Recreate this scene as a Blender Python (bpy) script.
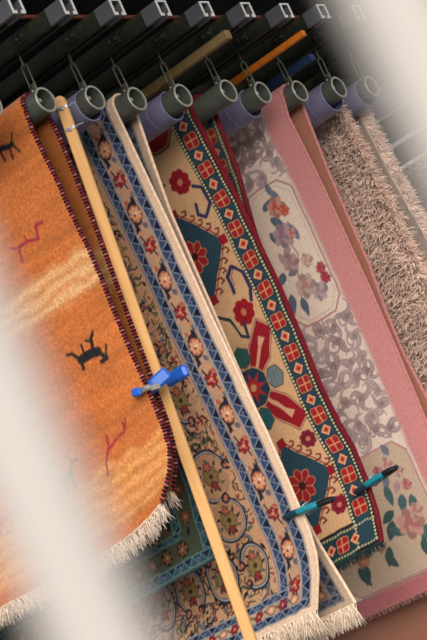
import bpy, math, random
import numpy as np
from mathutils import Vector

random.seed(7); rng = np.random.default_rng(11)
scene = bpy.context.scene
for o in list(bpy.data.objects): bpy.data.objects.remove(o)
COL = scene.collection
R = math.radians
ZP = 3.40                       # height of the pipe axes above the ground (m)

# ------------------------------------------------------------------ camera
yaw, pitch, roll = R(53.323), R(9.799), R(23.957)
h = Vector((math.sin(yaw)*math.cos(pitch), math.cos(yaw)*math.cos(pitch), math.sin(pitch)))
r0 = Vector((math.cos(yaw), -math.sin(yaw), 0)); u0 = r0.cross(h)
cr = math.cos(roll)*r0 - math.sin(roll)*u0
cu = math.sin(roll)*r0 + math.cos(roll)*u0
cam_data = bpy.data.cameras.new('camera'); cam = bpy.data.objects.new('camera', cam_data); COL.objects.link(cam)
CAM = Vector((-4.749, -3.797, ZP-1.9165))
from mathutils import Matrix
cam.matrix_world = Matrix(((cr.x, cu.x, -h.x, CAM.x), (cr.y, cu.y, -h.y, CAM.y), (cr.z, cu.z, -h.z, CAM.z), (0, 0, 0, 1)))
cam_data.sensor_fit = 'VERTICAL'; cam_data.sensor_height = 36; cam_data.sensor_width = 24
cam_data.lens = 1988.2/640*36
cam_data.clip_start = 0.05; cam_data.clip_end = 100
cam_data.dof.use_dof = True; cam_data.dof.focus_distance = 6.65; cam_data.dof.aperture_fstop = 6.2
scene.camera = cam

# ------------------------------------------------------------------ light
world = bpy.data.worlds.new('sky'); scene.world = world; world.use_nodes = True
wn = world.node_tree.nodes; bgn = wn['Background']
bgn.inputs['Color'].default_value = (0.80, 0.90, 1.0, 1); bgn.inputs['Strength'].default_value = 0.62
sd = bpy.data.lights.new('sun', 'SUN'); sd.energy = 3.3; sd.angle = R(45); sd.color = (1.0, 0.92, 0.82)
sun = bpy.data.objects.new('sun', sd); COL.objects.link(sun)
sun.rotation_euler = Vector((0.66, 0.60, -0.34)).to_track_quat('-Z', 'Y').to_euler()
scene.view_settings.view_transform = 'Standard'; scene.view_settings.look = 'None'
scene.view_settings.gamma = 1; scene.view_settings.use_curve_mapping = False
scene.view_settings.exposure = 0.28

# ------------------------------------------------------------------ helpers
def lin(c):
    c = np.asarray(c, float)/255
    return np.where(c <= 0.04045, c/12.92, ((c+0.055)/1.055)**2.4)

def material(name, col, rough=0.7, metal=0, noise=0.15, scale=30, bump=0.2, spec=0.3, attr=None, tint=None, sheen=0, fine=None):
    m = bpy.data.materials.new(name); m.use_nodes = True
    nt = m.node_tree; N = nt.nodes; L = nt.links; b = N['Principled BSDF']
    b.inputs['Roughness'].default_value = rough; b.inputs['Metallic'].default_value = metal
    b.inputs['Specular IOR Level'].default_value = spec
    if sheen: b.inputs['Sheen Weight'].default_value = sheen
    tc = N.new('ShaderNodeTexCoord')
    nz = N.new('ShaderNodeTexNoise'); nz.inputs['Scale'].default_value = scale; nz.inputs['Detail'].default_value = 5
    L.new(tc.outputs['Object'], nz.inputs['Vector'])
    if attr:
        src = N.new('ShaderNodeAttribute'); src.attribute_name = attr; base = src.outputs['Color']
    else:
        src = N.new('ShaderNodeRGB'); c = lin(col); src.outputs[0].default_value = (c[0], c[1], c[2], 1); base = src.outputs[0]
    if tint is not None:                      # patches of a second colour (rust, stain, wear)
        n2 = N.new('ShaderNodeTexNoise'); n2.inputs['Scale'].default_value = tint[1]; n2.inputs['Detail'].default_value = 4
        L.new(tc.outputs['Object'], n2.inputs['Vector'])
        rp = N.new('ShaderNodeValToRGB'); rp.color_ramp.elements[0].position = tint[2]; rp.color_ramp.elements[1].position = tint[2]+0.12
        L.new(n2.outputs['Fac'], rp.inputs['Fac'])
        mx = N.new('ShaderNodeMix'); mx.data_type = 'RGBA'; L.new(rp.outputs['Color'], mx.inputs[0])
        L.new(base, mx.inputs[6]); c = lin(tint[0]); mx.inputs[7].default_value = (c[0], c[1], c[2], 1); base = mx.outputs[2]
    mr = N.new('ShaderNodeMapRange'); mr.inputs[1].default_value = 0.25; mr.inputs[2].default_value = 0.75
    mr.inputs[3].default_value = 1-noise; mr.inputs[4].default_value = 1+noise
    L.new(nz.outputs['Fac'], mr.inputs[0])
    mul = N.new('ShaderNodeMix'); mul.data_type = 'RGBA'; mul.blend_type = 'MULTIPLY'; mul.inputs[0].default_value = 1
    L.new(base, mul.inputs[6]); L.new(mr.outputs[0], mul.inputs[7]); L.new(mul.outputs[2], b.inputs['Base Color'])
    if bump:
        bp = N.new('ShaderNodeBump'); bp.inputs['Strength'].default_value = bump; bp.inputs['Distance'].default_value = 0.004
        n3 = N.new('ShaderNodeTexNoise'); n3.inputs['Scale'].default_value = fine or scale*4; n3.inputs['Detail'].default_value = 3
        L.new(tc.outputs['Object'], n3.inputs['Vector']); L.new(n3.outputs['Fac'], bp.inputs['Height'])
        L.new(bp.outputs['Normal'], b.inputs['Normal'])
    return m

def wood(name, c1, c2, scale=18):
    m = bpy.data.materials.new(name); m.use_nodes = True; N = m.node_tree.nodes; L = m.node_tree.links; b = N['Principled BSDF']
    b.inputs['Roughness'].default_value = 0.6; b.inputs['Specular IOR Level'].default_value = 0.25
    tc = N.new('ShaderNodeTexCoord'); mp = N.new('ShaderNodeMapping'); mp.inputs['Scale'].default_value = (1, 1, 0.06)
    L.new(tc.outputs['Object'], mp.inputs['Vector'])
    nz = N.new('ShaderNodeTexNoise'); nz.inputs['Scale'].default_value = scale*5; nz.inputs['Detail'].default_value = 5
    L.new(mp.outputs[0], nz.inputs['Vector'])
    mx = N.new('ShaderNodeMix'); mx.data_type = 'RGBA'; L.new(nz.outputs['Fac'], mx.inputs[0])
    a, c = lin(c1), lin(c2); mx.inputs[6].default_value = (*a, 1); mx.inputs[7].default_value = (*c, 1)
    L.new(mx.outputs[2], b.inputs['Base Color'])
    return m

def mesh_object(name, verts, faces, mat, parent=None, colors=None, smooth=True):
    me = bpy.data.meshes.new(name)
    me.from_pydata(np.asarray(verts, dtype=np.float32), [], faces)
    if smooth: me.shade_smooth()
    if colors is not None:
        at = me.attributes.new('pile_colour', 'FLOAT_COLOR', 'POINT')
        rgba = np.ones((len(verts), 4), np.float32); rgba[:, :3] = colors
        at.data.foreach_set('color', rgba.ravel())
    me.materials.append(mat)
    o = bpy.data.objects.new(name, me); COL.objects.link(o)
    if parent: o.parent = parent
    return o

def tag(o, label=None, cat=None, group=None, kind=None):
    if label: o['label'] = label
    if cat: o['category'] = cat
    if group: o['group'] = group
    if kind: o['kind'] = kind
    return o

def thing(name, loc, label, cat, group=None):
    o = bpy.data.objects.new(name, None); COL.objects.link(o); o.location = loc; o.empty_display_size = 0.05
    return tag(o, label, cat, group)

class MB:
    """collects boxes, tubes and profiles into one mesh"""
    def __init__(s): s.v = []; s.f = []
    def add(s, v, f):
        n = len(s.v); s.v += [tuple(map(float, q)) for q in v]; s.f += [tuple(i+n for i in q) for q in f]; return s
    def box(s, c, d, bev=0.0, ax=None):
        """box with chamfered edges; ax: three axis vectors"""
        ax = ax or (Vector((1, 0, 0)), Vector((0, 1, 0)), Vector((0, 0, 1)))
        hx, hy, hz = d[0]/2, d[1]/2, d[2]/2; b = min(bev, hx*0.9, hy*0.9, hz*0.9); c = Vector(c)
        if b <= 0:
            P = [(-hx, -hy, -hz), (hx, -hy, -hz), (hx, hy, -hz), (-hx, hy, -hz), (-hx, -hy, hz), (hx, -hy, hz), (hx, hy, hz), (-hx, hy, hz)]
            F = [(0, 3, 2, 1), (4, 5, 6, 7), (0, 1, 5, 4), (1, 2, 6, 5), (2, 3, 7, 6), (3, 0, 4, 7)]
        else:
            P = []; idx = {}
            for sx in (-1, 1):
                for sy in (-1, 1):
                    for sz in (-1, 1):
                        for a in range(3):
                            q = [sx*(hx-b), sy*(hy-b), sz*(hz-b)]; q[a] = (sx*hx, sy*hy, sz*hz)[a]
                            idx[(sx, sy, sz, a)] = len(P); P.append(tuple(q))
            F = []; g = lambda x, y, z, a: idx[(x, y, z, a)]
            for sg in (-1, 1):
                q = [g(sg, -1, -1, 0), g(sg, 1, -1, 0), g(sg, 1, 1, 0), g(sg, -1, 1, 0)]; F.append(tuple(q if sg > 0 else q[::-1]))
                q = [g(-1, sg, -1, 1), g(-1, sg, 1, 1), g(1, sg, 1, 1), g(1, sg, -1, 1)]; F.append(tuple(q if sg > 0 else q[::-1]))
                q = [g(-1, -1, sg, 2), g(1, -1, sg, 2), g(1, 1, sg, 2), g(-1, 1, sg, 2)]; F.append(tuple(q if sg > 0 else q[::-1]))
            for a in (-1, 1):
                for c2 in (-1, 1):
                    q = [g(a, c2, -1, 0), g(a, c2, -1, 1), g(a, c2, 1, 1), g(a, c2, 1, 0)]; F.append(tuple(q if a*c2 > 0 else q[::-1]))
                    q = [g(a, -1, c2, 2), g(a, -1, c2, 0), g(a, 1, c2, 0), g(a, 1, c2, 2)]; F.append(tuple(q if a*c2 < 0 else q[::-1]))
                    q = [g(-1, a, c2, 1), g(-1, a, c2, 2), g(1, a, c2, 2), g(1, a, c2, 1)]; F.append(tuple(q if a*c2 < 0 else q[::-1]))
                    for e in (-1, 1):
                        q = [g(a, c2, e, 0), g(a, c2, e, 1), g(a, c2, e, 2)]; F.append(tuple(q if a*c2*e > 0 else q[::-1]))
        return s.add([c+ax[0]*q[0]+ax[1]*q[1]+ax[2]*q[2] for q in P], F)
    def tube(s, path, rad, n=10, closed=False, cap=True, flat=1.0, ref=None):
        path = [Vector(q) for q in path]; m = len(path); V = []; F = []
        rad = rad if hasattr(rad, '__len__') else [rad]*m
        nrm = None
        for i in range(m):
            a = path[(i-1) % m] if (closed or i > 0) else path[0]; b = path[(i+1) % m] if (closed or i < m-1) else path[-1]
            t = (b-a).normalized()
            if nrm is None:
                nrm = Vector(ref) if ref else (Vector((0, 0, 1)) if abs(t.z) < 0.9 else Vector((1, 0, 0)))
            nrm = (nrm-t*nrm.dot(t)).normalized(); bi = t.cross(nrm)
            for k in range(n):
                an = 2*math.pi*k/n; V.append(path[i]+nrm*math.cos(an)*rad[i]*flat+bi*math.sin(an)*rad[i])
        for i in range(m if closed else m-1):
            j = (i+1) % m
            for k in range(n):
                F.append((i*n+k, i*n+(k+1) % n, j*n+(k+1) % n, j*n+k))
        if cap and not closed:
            F.append(tuple(range(n-1, -1, -1))); F.append(tuple((m-1)*n+k for k in range(n)))
        return s.add(V, F)
    def extrude(s, prof, o, ex, ey, ed, length):
        """closed profile (2D, ccw) swept by length along ed"""
        o, ex, ey, ed = Vector(o), Vector(ex), Vector(ey), Vector(ed); n = len(prof)
        V = [o+ex*a+ey*b for a, b in prof]+[o+ex*a+ey*b+ed*length for a, b in prof]
        F = [tuple(range(n-1, -1, -1)), tuple(range(n, 2*n))]+[(i, (i+1) % n, (i+1) % n+n, i+n) for i in range(n)]
        return s.add(V, F)
    def hollow(s, c, axis_len, ro, ri, n=36, bev=0.0015):
        """open pipe along +Y from c, with wall and rounded rims"""
        prof = [(0, ri+bev), (bev*0.3, ri), (axis_len, ri), (axis_len, ro), (bev, ro), (0, ro-bev)]
        V = []; F = []; c = Vector(c); m = len(prof)
        for k in range(n):
            a = 2*math.pi*k/n
            for y, rr in prof: V.append(c+Vector((rr*math.cos(a), y, rr*math.sin(a))))
        for k in range(n):
            k2 = (k+1) % n
            for i in range(m):
                j = (i+1) % m; F.append((k*m+i, k*m+j, k2*m+j, k2*m+i))
        return s.add(V, F)
    def build(s, name, mat, parent=None, smooth=False, off=(0, 0, 0)):
        v = np.array(s.v, dtype=np.float32)-np.array(off, dtype=np.float32)
        o = mesh_object(name, v, s.f, mat, parent, smooth=False)
        if smooth:
            o.data.shade_smooth()
            try: o.data.set_sharp_from_angle(angle=R(38))
            except Exception: pass
        return o

def P3(x, y, z): return Vector((x, y, z))

# ------------------------------------------------------------------ materials
M_pipe = material('galvanised pipe', (98, 102, 96), 0.5, 0.35, 0.22, 40, 0.25, 0.4, tint=((120, 84, 50), 6, 0.62))
M_rim = material('worn steel', (172, 166, 152), 0.45, 0.5, 0.15, 60, 0.1)
M_sleeve = material('lilac plastic', (124, 120, 152), 0.42, 0, 0.12, 14, 0.05, 0.45)
M_rail = material('dark painted steel', (40, 44, 36), 0.6, 0.2, 0.3, 25, 0.3, 0.3, tint=((62, 56, 38), 8, 0.55))
M_railend = material('daylit rail steel', (92, 92, 98), 0.6, 0.1, 0.1, 25, 0.1, 0.3)  # paler copy of the rail steel, daylight on near ends put into colour
M_white = material('white paint', (226, 222, 216), 0.5, 0, 0.04, 20, 0.05, 0.3)
M_fence = material('white gloss paint on fence', (188, 180, 174), 0.6, 0, 0.02, 20, 0.0, 0.3)
M_chain = material('weathered steel', (88, 86, 74), 0.5, 0.4, 0.25, 80, 0.2, tint=((120, 82, 46), 30, 0.56))
M_wire = material('bright wire', (190, 192, 196), 0.3, 0.7, 0.05, 80, 0.0)
M_redrod = material('red oxide steel', (120, 62, 48), 0.6, 0.1, 0.2, 40, 0.2)
M_dark = material('dark wall', (34, 38, 36), 0.9, 0, 0.25, 4, 0.2)
M_roof = material('dark corrugated roof', (32, 36, 34), 0.9, 0, 0.2, 6, 0.2)
M_floor = material('concrete floor', (120, 116, 108), 0.85, 0, 0.2, 3, 0.3, tint=((96, 92, 84), 1.5, 0.5))
M_pine = wood('pale pine', (228, 182, 120), (206, 150, 92))
M_oldwood = wood('weathered wood', (150, 124, 82), (112, 92, 60))
M_orangepaint = material('orange paint', (206, 112, 30), 0.55, 0, 0.2, 20, 0.15)
M_bluepaint = material('blue paint', (46, 66, 104), 0.55, 0, 0.2, 20, 0.15)
M_blueplastic = material('blue plastic', (30, 96, 200), 0.35, 0, 0.05, 30, 0.03, 0.5)
M_teal = material('teal plastic', (22, 140, 158), 0.35, 0, 0.06, 30, 0.03, 0.5)
M_navy = material('navy plastic', (24, 62, 84), 0.4, 0, 0.1, 30, 0.05, 0.4)
M_black = material('black rubber and pipe shade', (22, 24, 28), 0.5, 0, 0.1, 30, 0.1, 0.4)  # rubber of the peg tips, also painted shade inside the pipes
M_pile = material('wool pile', (0, 0, 0), 0.95, 0, 0.16, 180, 0.5, 0.08, attr='pile_colour', sheen=0.12, fine=420)
M_pile_fuzzy = material('fuzzy wool pile', (0, 0, 0), 0.95, 0, 0.22, 110, 0.8, 0.08, attr='pile_colour', sheen=0.2, fine=260)
M_back = material('woven backing', (0, 0, 0), 0.95, 0, 0.15, 150, 0.3, 0.08, attr='pile_colour', fine=500)
M_binding = material('wool binding', (0, 0, 0), 0.9, 0, 0.15, 200, 0.3, 0.1, attr='pile_colour', fine=500)
M_fringe = material('cotton fringe', (242, 222, 202), 0.9, 0, 0.14, 60, 0.0, 0.1)
M_fringe_dark = material('dark wool fringe', (44, 66, 66), 0.9, 0, 0.2, 60, 0.0, 0.1)
M_fringe_pink = material('rose wool fringe', (176, 130, 122), 0.9, 0, 0.2, 60, 0.0, 0.1)
M_shag = material('shag yarn', (0, 0, 0), 0.9, 0, 0.1, 90, 0.0, 0.12, attr='pile_colour', sheen=0.15)

# ------------------------------------------------------------------ setting
b = MB().box((1.5, 0, -0.05), (30, 30, 0.1)); o = b.build('floor', M_floor); tag(o, 'grey concrete floor under the carpet racks', kind='structure')
b = MB().box((1.2, 4.6, 2.6), (14, 0.2, 5.2)); o = b.build('wall_back', M_dark); tag(o, 'dark wall far behind the hanging carpets', kind='structure')
b = MB().box((6.3, 2.0, 2.6), (0.2, 5.2, 5.2)); o = b.build('wall_right', M_dark); tag(o, 'dark side wall at the end of the rack', kind='structure')
# roof: corrugated sheet above the rails; unseen slanted overhang added in front for shade
V = []; F = []; n = 220
for i in range(n+1):
    x = -1.4+7.8*i/n; z = ZP+0.78+0.015*math.sin(i*1.1)
    yf = -1.75+0.16*(x+1.4)
    V += [(x, yf, z), (x, 4.7, z), (x, 4.7, z+0.02), (x, yf, z+0.02)]
for i in range(n):
    a = i*4
    F += [(a, a+1, a+5, a+4), (a+2, a+3, a+7, a+6), (a+3, a, a+4, a+7), (a+1, a+2, a+6, a+5)]
o = mesh_object('ceiling', V, F, M_roof); tag(o, 'dark corrugated roof over the drying rack with overhang added for shade', kind='structure')

# ------------------------------------------------------------------ front fence (white vertical bars close to the lens)
fence_c = Vector((CAM.x, CAM.y, 0)) + Vector((h.x, h.y, 0)).normalized()*0.47
fr = Vector((r0.x, r0.y, 0)); ff = Vector((h.x, h.y, 0)).normalized(); up = Vector((0, 0, 1))
fence = thing('metal_fence', fence_c, 'white painted metal fence of upright bars in the blurred foreground', 'fence')
for k in range(-4, 5):
    c = fence_c + fr*(-0.0550 + 0.1265*k) + up*1.1
    MB().box(c, (0.0240, 0.024, 2.0), 0.004, (fr, ff, up)).build('bar', M_fence, fence, off=fence_c)
for z in (0.14, 2.06):
    MB().box(fence_c+up*z, (1.15, 0.03, 0.04), 0.004, (fr, ff, up)).build('cross_rail', M_fence, fence, off=fence_c)
for sx in (-0.55, 0.55):
    MB().box(fence_c+fr*sx+up*1.09, (0.05, 0.05, 2.18), 0.005, (fr, ff, up)).build('post', M_fence, fence, off=fence_c)

# ------------------------------------------------------------------ rack frame behind and at the front side (carries the rails)
PITCH = 0.242
XK = lambda k: (k-1)*PITCH
RAILZ = 0.175                    # underside of the rails above the pipe axis
frame = thing('steel_rack_frame', (1.5, 3.2, 0), 'dark steel frame carrying the overhead rails at their far ends', 'frame')
fo = (1.5, 3.2, 0)
for x in (-0.6, 5.6):
    MB().box((x, 3.2, (ZP+0.35)/2), (0.1, 0.1, ZP+0.35), 0.008).build('post', M_rail, frame, off=fo)
MB().box((2.5, 3.2, ZP+0.287), (6.3, 0.1, 0.1), 0.008).build('crossbeam', M_rail, frame, off=fo)
MB().box((2.5, 0.62, ZP+0.287), (6.3, 0.08, 0.1), 0.008).build('crossbeam', M_rail, frame, off=fo)
MB().box((2.5, 3.12, ZP+0.082), (6.3, 0.06, 0.06), 0.006).build('crossbeam', M_rail, frame, off=fo)
for x in (-0.6, 5.6):
    MB().box((x, 1.9, ZP+0.287), (0.08, 2.5, 0.1), 0.008).build('side_beam', M_rail, frame, off=fo)

above = {0: 'leftmost dark overhead steel rail, cut by the picture edge', 1: 'dark overhead steel rail above the orange carpet', 2: 'dark overhead steel rail above the pine batten', 3: 'dark overhead steel rail above the blue-bordered beige carpet',
         4: 'dark overhead steel rail above the lilac sleeved pipe beside the old wooden beam', 5: 'dark overhead steel rail above the red-edged camel carpet', 6: 'dark overhead steel rail above the lilac sleeved pipe beside the orange beam',
         7: 'dark overhead steel rail above the pink carpet', 8: 'dark overhead steel rail just left of the blurred white bar', 9: 'dark overhead steel rail above the beige shag carpet', 10: 'dark overhead steel rail behind the blurred white bar'}
endy = {0: 0.0, 1: -0.010, 2: -0.009, 3: 0.014, 4: 0.004, 5: -0.016, 6: 0.011, 7: 0.013, 8: -0.005, 9: -0.001, 10: 0.0}
pipe_label = {0: 'grey steel pipe end at the left picture edge', 1: 'grey steel pipe carrying the orange carpet', 2: 'grey steel pipe in a lilac sleeve beside the pine batten', 3: 'grey steel pipe carrying the blue-bordered beige carpet',
              4: 'grey steel pipe in a lilac sleeve beside the old wooden beam', 5: 'grey steel pipe with a rust patch carrying the red-edged camel carpet', 6: 'grey steel pipe in a lilac sleeve beside the orange beam',
              7: 'grey steel pipe carrying the pink carpet', 8: 'grey steel pipe in a wide lilac sleeve right of the pink carpet', 9: 'grey steel pipe in a lilac sleeve over the beige shag carpet', 10: 'grey steel pipe hidden in the white blur at top right'}
chain_label = {k: 'two-link steel hanger ' + v for k, v in {0: 'at the left picture edge, above the cut-off pipe end', 1: 'over the pipe of the orange carpet', 2: 'over the sleeved pipe beside the pine batten', 3: 'over the pipe of the beige floral carpet',
    4: 'over the sleeved pipe beside the old wooden beam', 5: 'over the rusty pipe of the camel carpet', 6: 'in front of the orange beam, over a sleeved pipe', 7: 'over the pipe of the pink carpet',
    8: 'over the wide sleeved pipe right of the pink carpet', 9: 'over the sleeved pipe of the beige shag carpet', 10: 'hidden in the white blur at top right'}.items()}
sleeved = {2: 0.040, 4: 0.062, 6: 0.070, 8: 0.048, 9: 0.045, 0: 0.05, 10: 0.05}
RP = 0.0445
W_, H_, T_ = 0.055, 0.058, 0.006
for k in range(0, 11):
    X = XK(k); ye = -0.245+0.003*k
    rail = thing('overhead_rail', (X, ye, ZP+RAILZ), above[k], 'rail', 'overhead rails of the drying rack'); off = (X, ye, ZP+RAILZ)
    z0 = ZP+RAILZ
    # lipped channel, slot underneath
    w, l = W_/2, 0.017
    prof = [(-w+l, 0.011), (-w+l, 0), (-w, 0), (-w, H_), (w, H_), (w, 0), (w-l, 0), (w-l, 0.011), (w-l+T_, 0.011), (w-l+T_, T_), (w-T_, T_), (w-T_, H_-T_), (-w+T_, H_-T_), (-w+T_, T_), (-w+l-T_, T_), (-w+l-T_, 0.011)]
    MB().extrude(prof, (X, ye+0.075, z0), (1, 0, 0), (0, 0, 1), (0, 1, 0), 3.44).build('channel', M_rail, rail, off=off)
    MB().extrude(prof, (X, ye+0.004, z0), (1, 0, 0), (0, 0, 1), (0, 1, 0), 0.0712).build('end_section', M_railend, rail, off=off)
    MB().extrude(prof, (X, ye, z0), (1, 0, 0), (0, 0, 1), (0, 1, 0), 0.004).build('end_rim', M_white, rail, off=off)
    # a stiffening flange along the lower left edge and a clamp plate with bolts near the hanger
    MB().box((X-w-0.003, ye+1.75, z0+0.004), (0.006, 3.26, 0.008), 0.001).build('flange', M_rail, rail, off=off)
    MB().box((X-w-0.003, endy[k]-0.03, z0+0.030), (0.006, 0.05, 0.040), 0.002).build('clamp_plate', M_rail, rail, off=off); cp = COL.objects[-1]
    for dy in (-0.014, 0.014):
        MB().tube([P3(X-w-0.006, endy[k]-0.03+dy, z0+0.032), P3(X-w-0.012, endy[k]-0.03+dy, z0+0.032)], 0.006, 6).build('bolt', M_chain, cp, off=off)
    MB().box((X, 0.62, z0+H_+0.002), (0.05, 0.06, 0.004), 0.0).build('bracket', M_rail, rail, off=off)
    # pipe
    y0 = endy[k]
    pipe = thing('steel_pipe', (X, y0, ZP), pipe_label[k], 'pipe', 'pipes of the drying rack'); off = (X, y0, ZP)
    MB().hollow((X, y0+0.004, ZP), 2.9, RP, RP-0.0065).build('tube', M_pipe, pipe, True, off)
    MB().hollow((X, y0, ZP), 0.0045, RP+0.0006, RP-0.007).build('rim', M_rim, pipe, True, off)
    MB().tube([P3(X, y0+0.035, ZP+RP+0.006), P3(X, y0+0.035, ZP+0.012)], 0.006, 8).tube([P3(X, y0+0.035, ZP+0.016), P3(X, y0+0.035, ZP+0.004)], 0.013, 6).build('bolt', M_rim, pipe, True, off)
    MB().tube([P3(X, y0+0.055, ZP), P3(X, y0+0.07, ZP)], RP-0.0068, 24).build('shade_disc', M_black, pipe, True, off)  # added black disc standing in for shade inside the pipe mouth
    MB().box((X, y0+0.03, ZP+RP+0.012), (0.008, 0.03, 0.03), 0.002).build('lug', M_chain, pipe, off=off)
    if k in sleeved:
        ri = 0.0535 if k != 8 else 0.060; ro = ri+0.004
        MB().hollow((X, y0+sleeved[k], ZP+RP-ri+0.0006), 2.4, ro, ri, 40).build('sleeve', M_sleeve, pipe, True, off); slv = COL.objects[-1]
        MB().hollow((X, y0+sleeved[k]+0.075, ZP+RP-ri+0.0006), 0.004, ro+0.0012, ro-0.001, 40).build('sleeve_joint', M_sleeve, slv, True, off)
    # hanger: hook wire from the rail, long oval link down to the lug
    hg = thing('pipe_hanger', (X, y0+0.03, ZP+RP), chain_label[k], 'hanger', 'hangers of the drying rack'); off = (X, y0+0.03, ZP+RP)
    za, zb, zc = ZP+RP+0.016, ZP+RP+0.092, ZP+RAILZ+0.012
    def oval(cx, cy, z1, z2, wd, ang, tilt=0.0):
        q = []
        d = Vector((math.cos(ang), math.sin(ang), 0)); ra = wd/2
        for i in range(28):
            a = 2*math.pi*i/28; zz = (z2-ra if math.sin(a) >= 0 else z1+ra)+ra*math.sin(a)
            q.append(P3(cx+tilt*(zz-z1), cy, zz)+d*ra*math.cos(a))
        return q
    tl = rng.uniform(-0.06, 0.06); ra_ = rng.uniform(-0.3, 0.3)
    MB().tube(oval(X, y0+0.03, za, zb+0.006, 0.019, -0.6+ra_, tl), 0.0028, 8, True).build('link', M_chain, hg, True, off)
    MB().tube(oval(X+tl*0.07, y0+0.03, zb-0.004, zc, 0.013, 0.8+ra_), 0.0024, 8, True).build('link', M_chain, hg, True, off)
    MB().tube([P3(X-0.012, y0+0.03, ZP+RP+0.02), P3(X+0.012, y0+0.03, ZP+RP+0.02)], 0.0042, 8).build('pin', M_chain, hg, True, off)

o = MB().tube([P3(-0.9, -0.108, ZP+0.2405), P3(3.4, -0.120, ZP+0.2405)], 0.007, 10).build('tie_rod', M_redrod, smooth=True)
tag(o, 'thin red-brown rod running across the overhead rails', 'rod')
# painted and bare beams lying between the rails
def beam(name, a, bb, sec, mat, label):
    a, bb = Vector(a), Vector(bb); d = (bb-a).normalized(); s = d.cross(up).normalized(); u = s.cross(d)
    tag(MB().box((a+bb)/2, (sec[0], (bb-a).length, sec[1]), 0.003, (s, d, u)).build(name, mat), label, 'beam')
beam('wooden_beam', (0.850, -0.190, ZP+0.130), (0.850, 3.14, ZP+0.130), (0.03, 0.034), M_oldwood, 'old brown wooden beam showing behind the sleeved pipe left of the camel carpet')
beam('painted_beam', (1.290, -0.205, ZP+0.124), (1.290, 3.14, ZP+0.124), (0.022, 0.024), M_orangepaint, 'bright orange painted beam showing behind the chains left of the pink carpet')
beam('painted_beam', (1.585, -0.02, ZP+0.126), (1.585, 3.14, ZP+0.126), (0.030, 0.028), M_bluepaint, 'dull blue painted beam showing above the pink carpet')

# white rods of an empty drying frame beyond the shag carpets
RX = 2.45
rack = thing('white_drying_frame', (RX, 0.35, 0), 'white tubular drying frame with slanting rods beyond the beige shag carpet', 'frame'); ro_ = (RX, 0.35, 0)
for z in (0.006, -0.125, -0.228, -0.292):
    MB().tube([P3(RX, -0.9, ZP+z), P3(RX, 1.6, ZP+z)], 0.0105, 12).build('rod', M_white, rack, True, ro_)
for y in (-0.9, 1.6):
    MB().box((RX, y, (ZP+0.12)/2), (0.04, 0.04, ZP+0.12), 0.004).build('upright', M_white, rack, off=ro_)

# ------------------------------------------------------------------ carpets: knot colours
def smooth_noise(shape, cells, seed):
    g = np.random.default_rng(seed).random((cells[0]+2, cells[1]+2))
    a = np.linspace(0, cells[0], shape[0]); b_ = np.linspace(0, cells[1], shape[1])
    ia = a.astype(int); ib = b_.astype(int); fa = (a-ia)[:, None]; fb = (b_-ib)[None, :]
    fa = fa*fa*(3-2*fa); fb = fb*fb*(3-2*fb)
    return (g[ia][:, ib]*(1-fa)*(1-fb)+g[ia+1][:, ib]*fa*(1-fb)+g[ia][:, ib+1]*(1-fa)*fb+g[ia+1][:, ib+1]*fa*fb)*2-1

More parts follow.
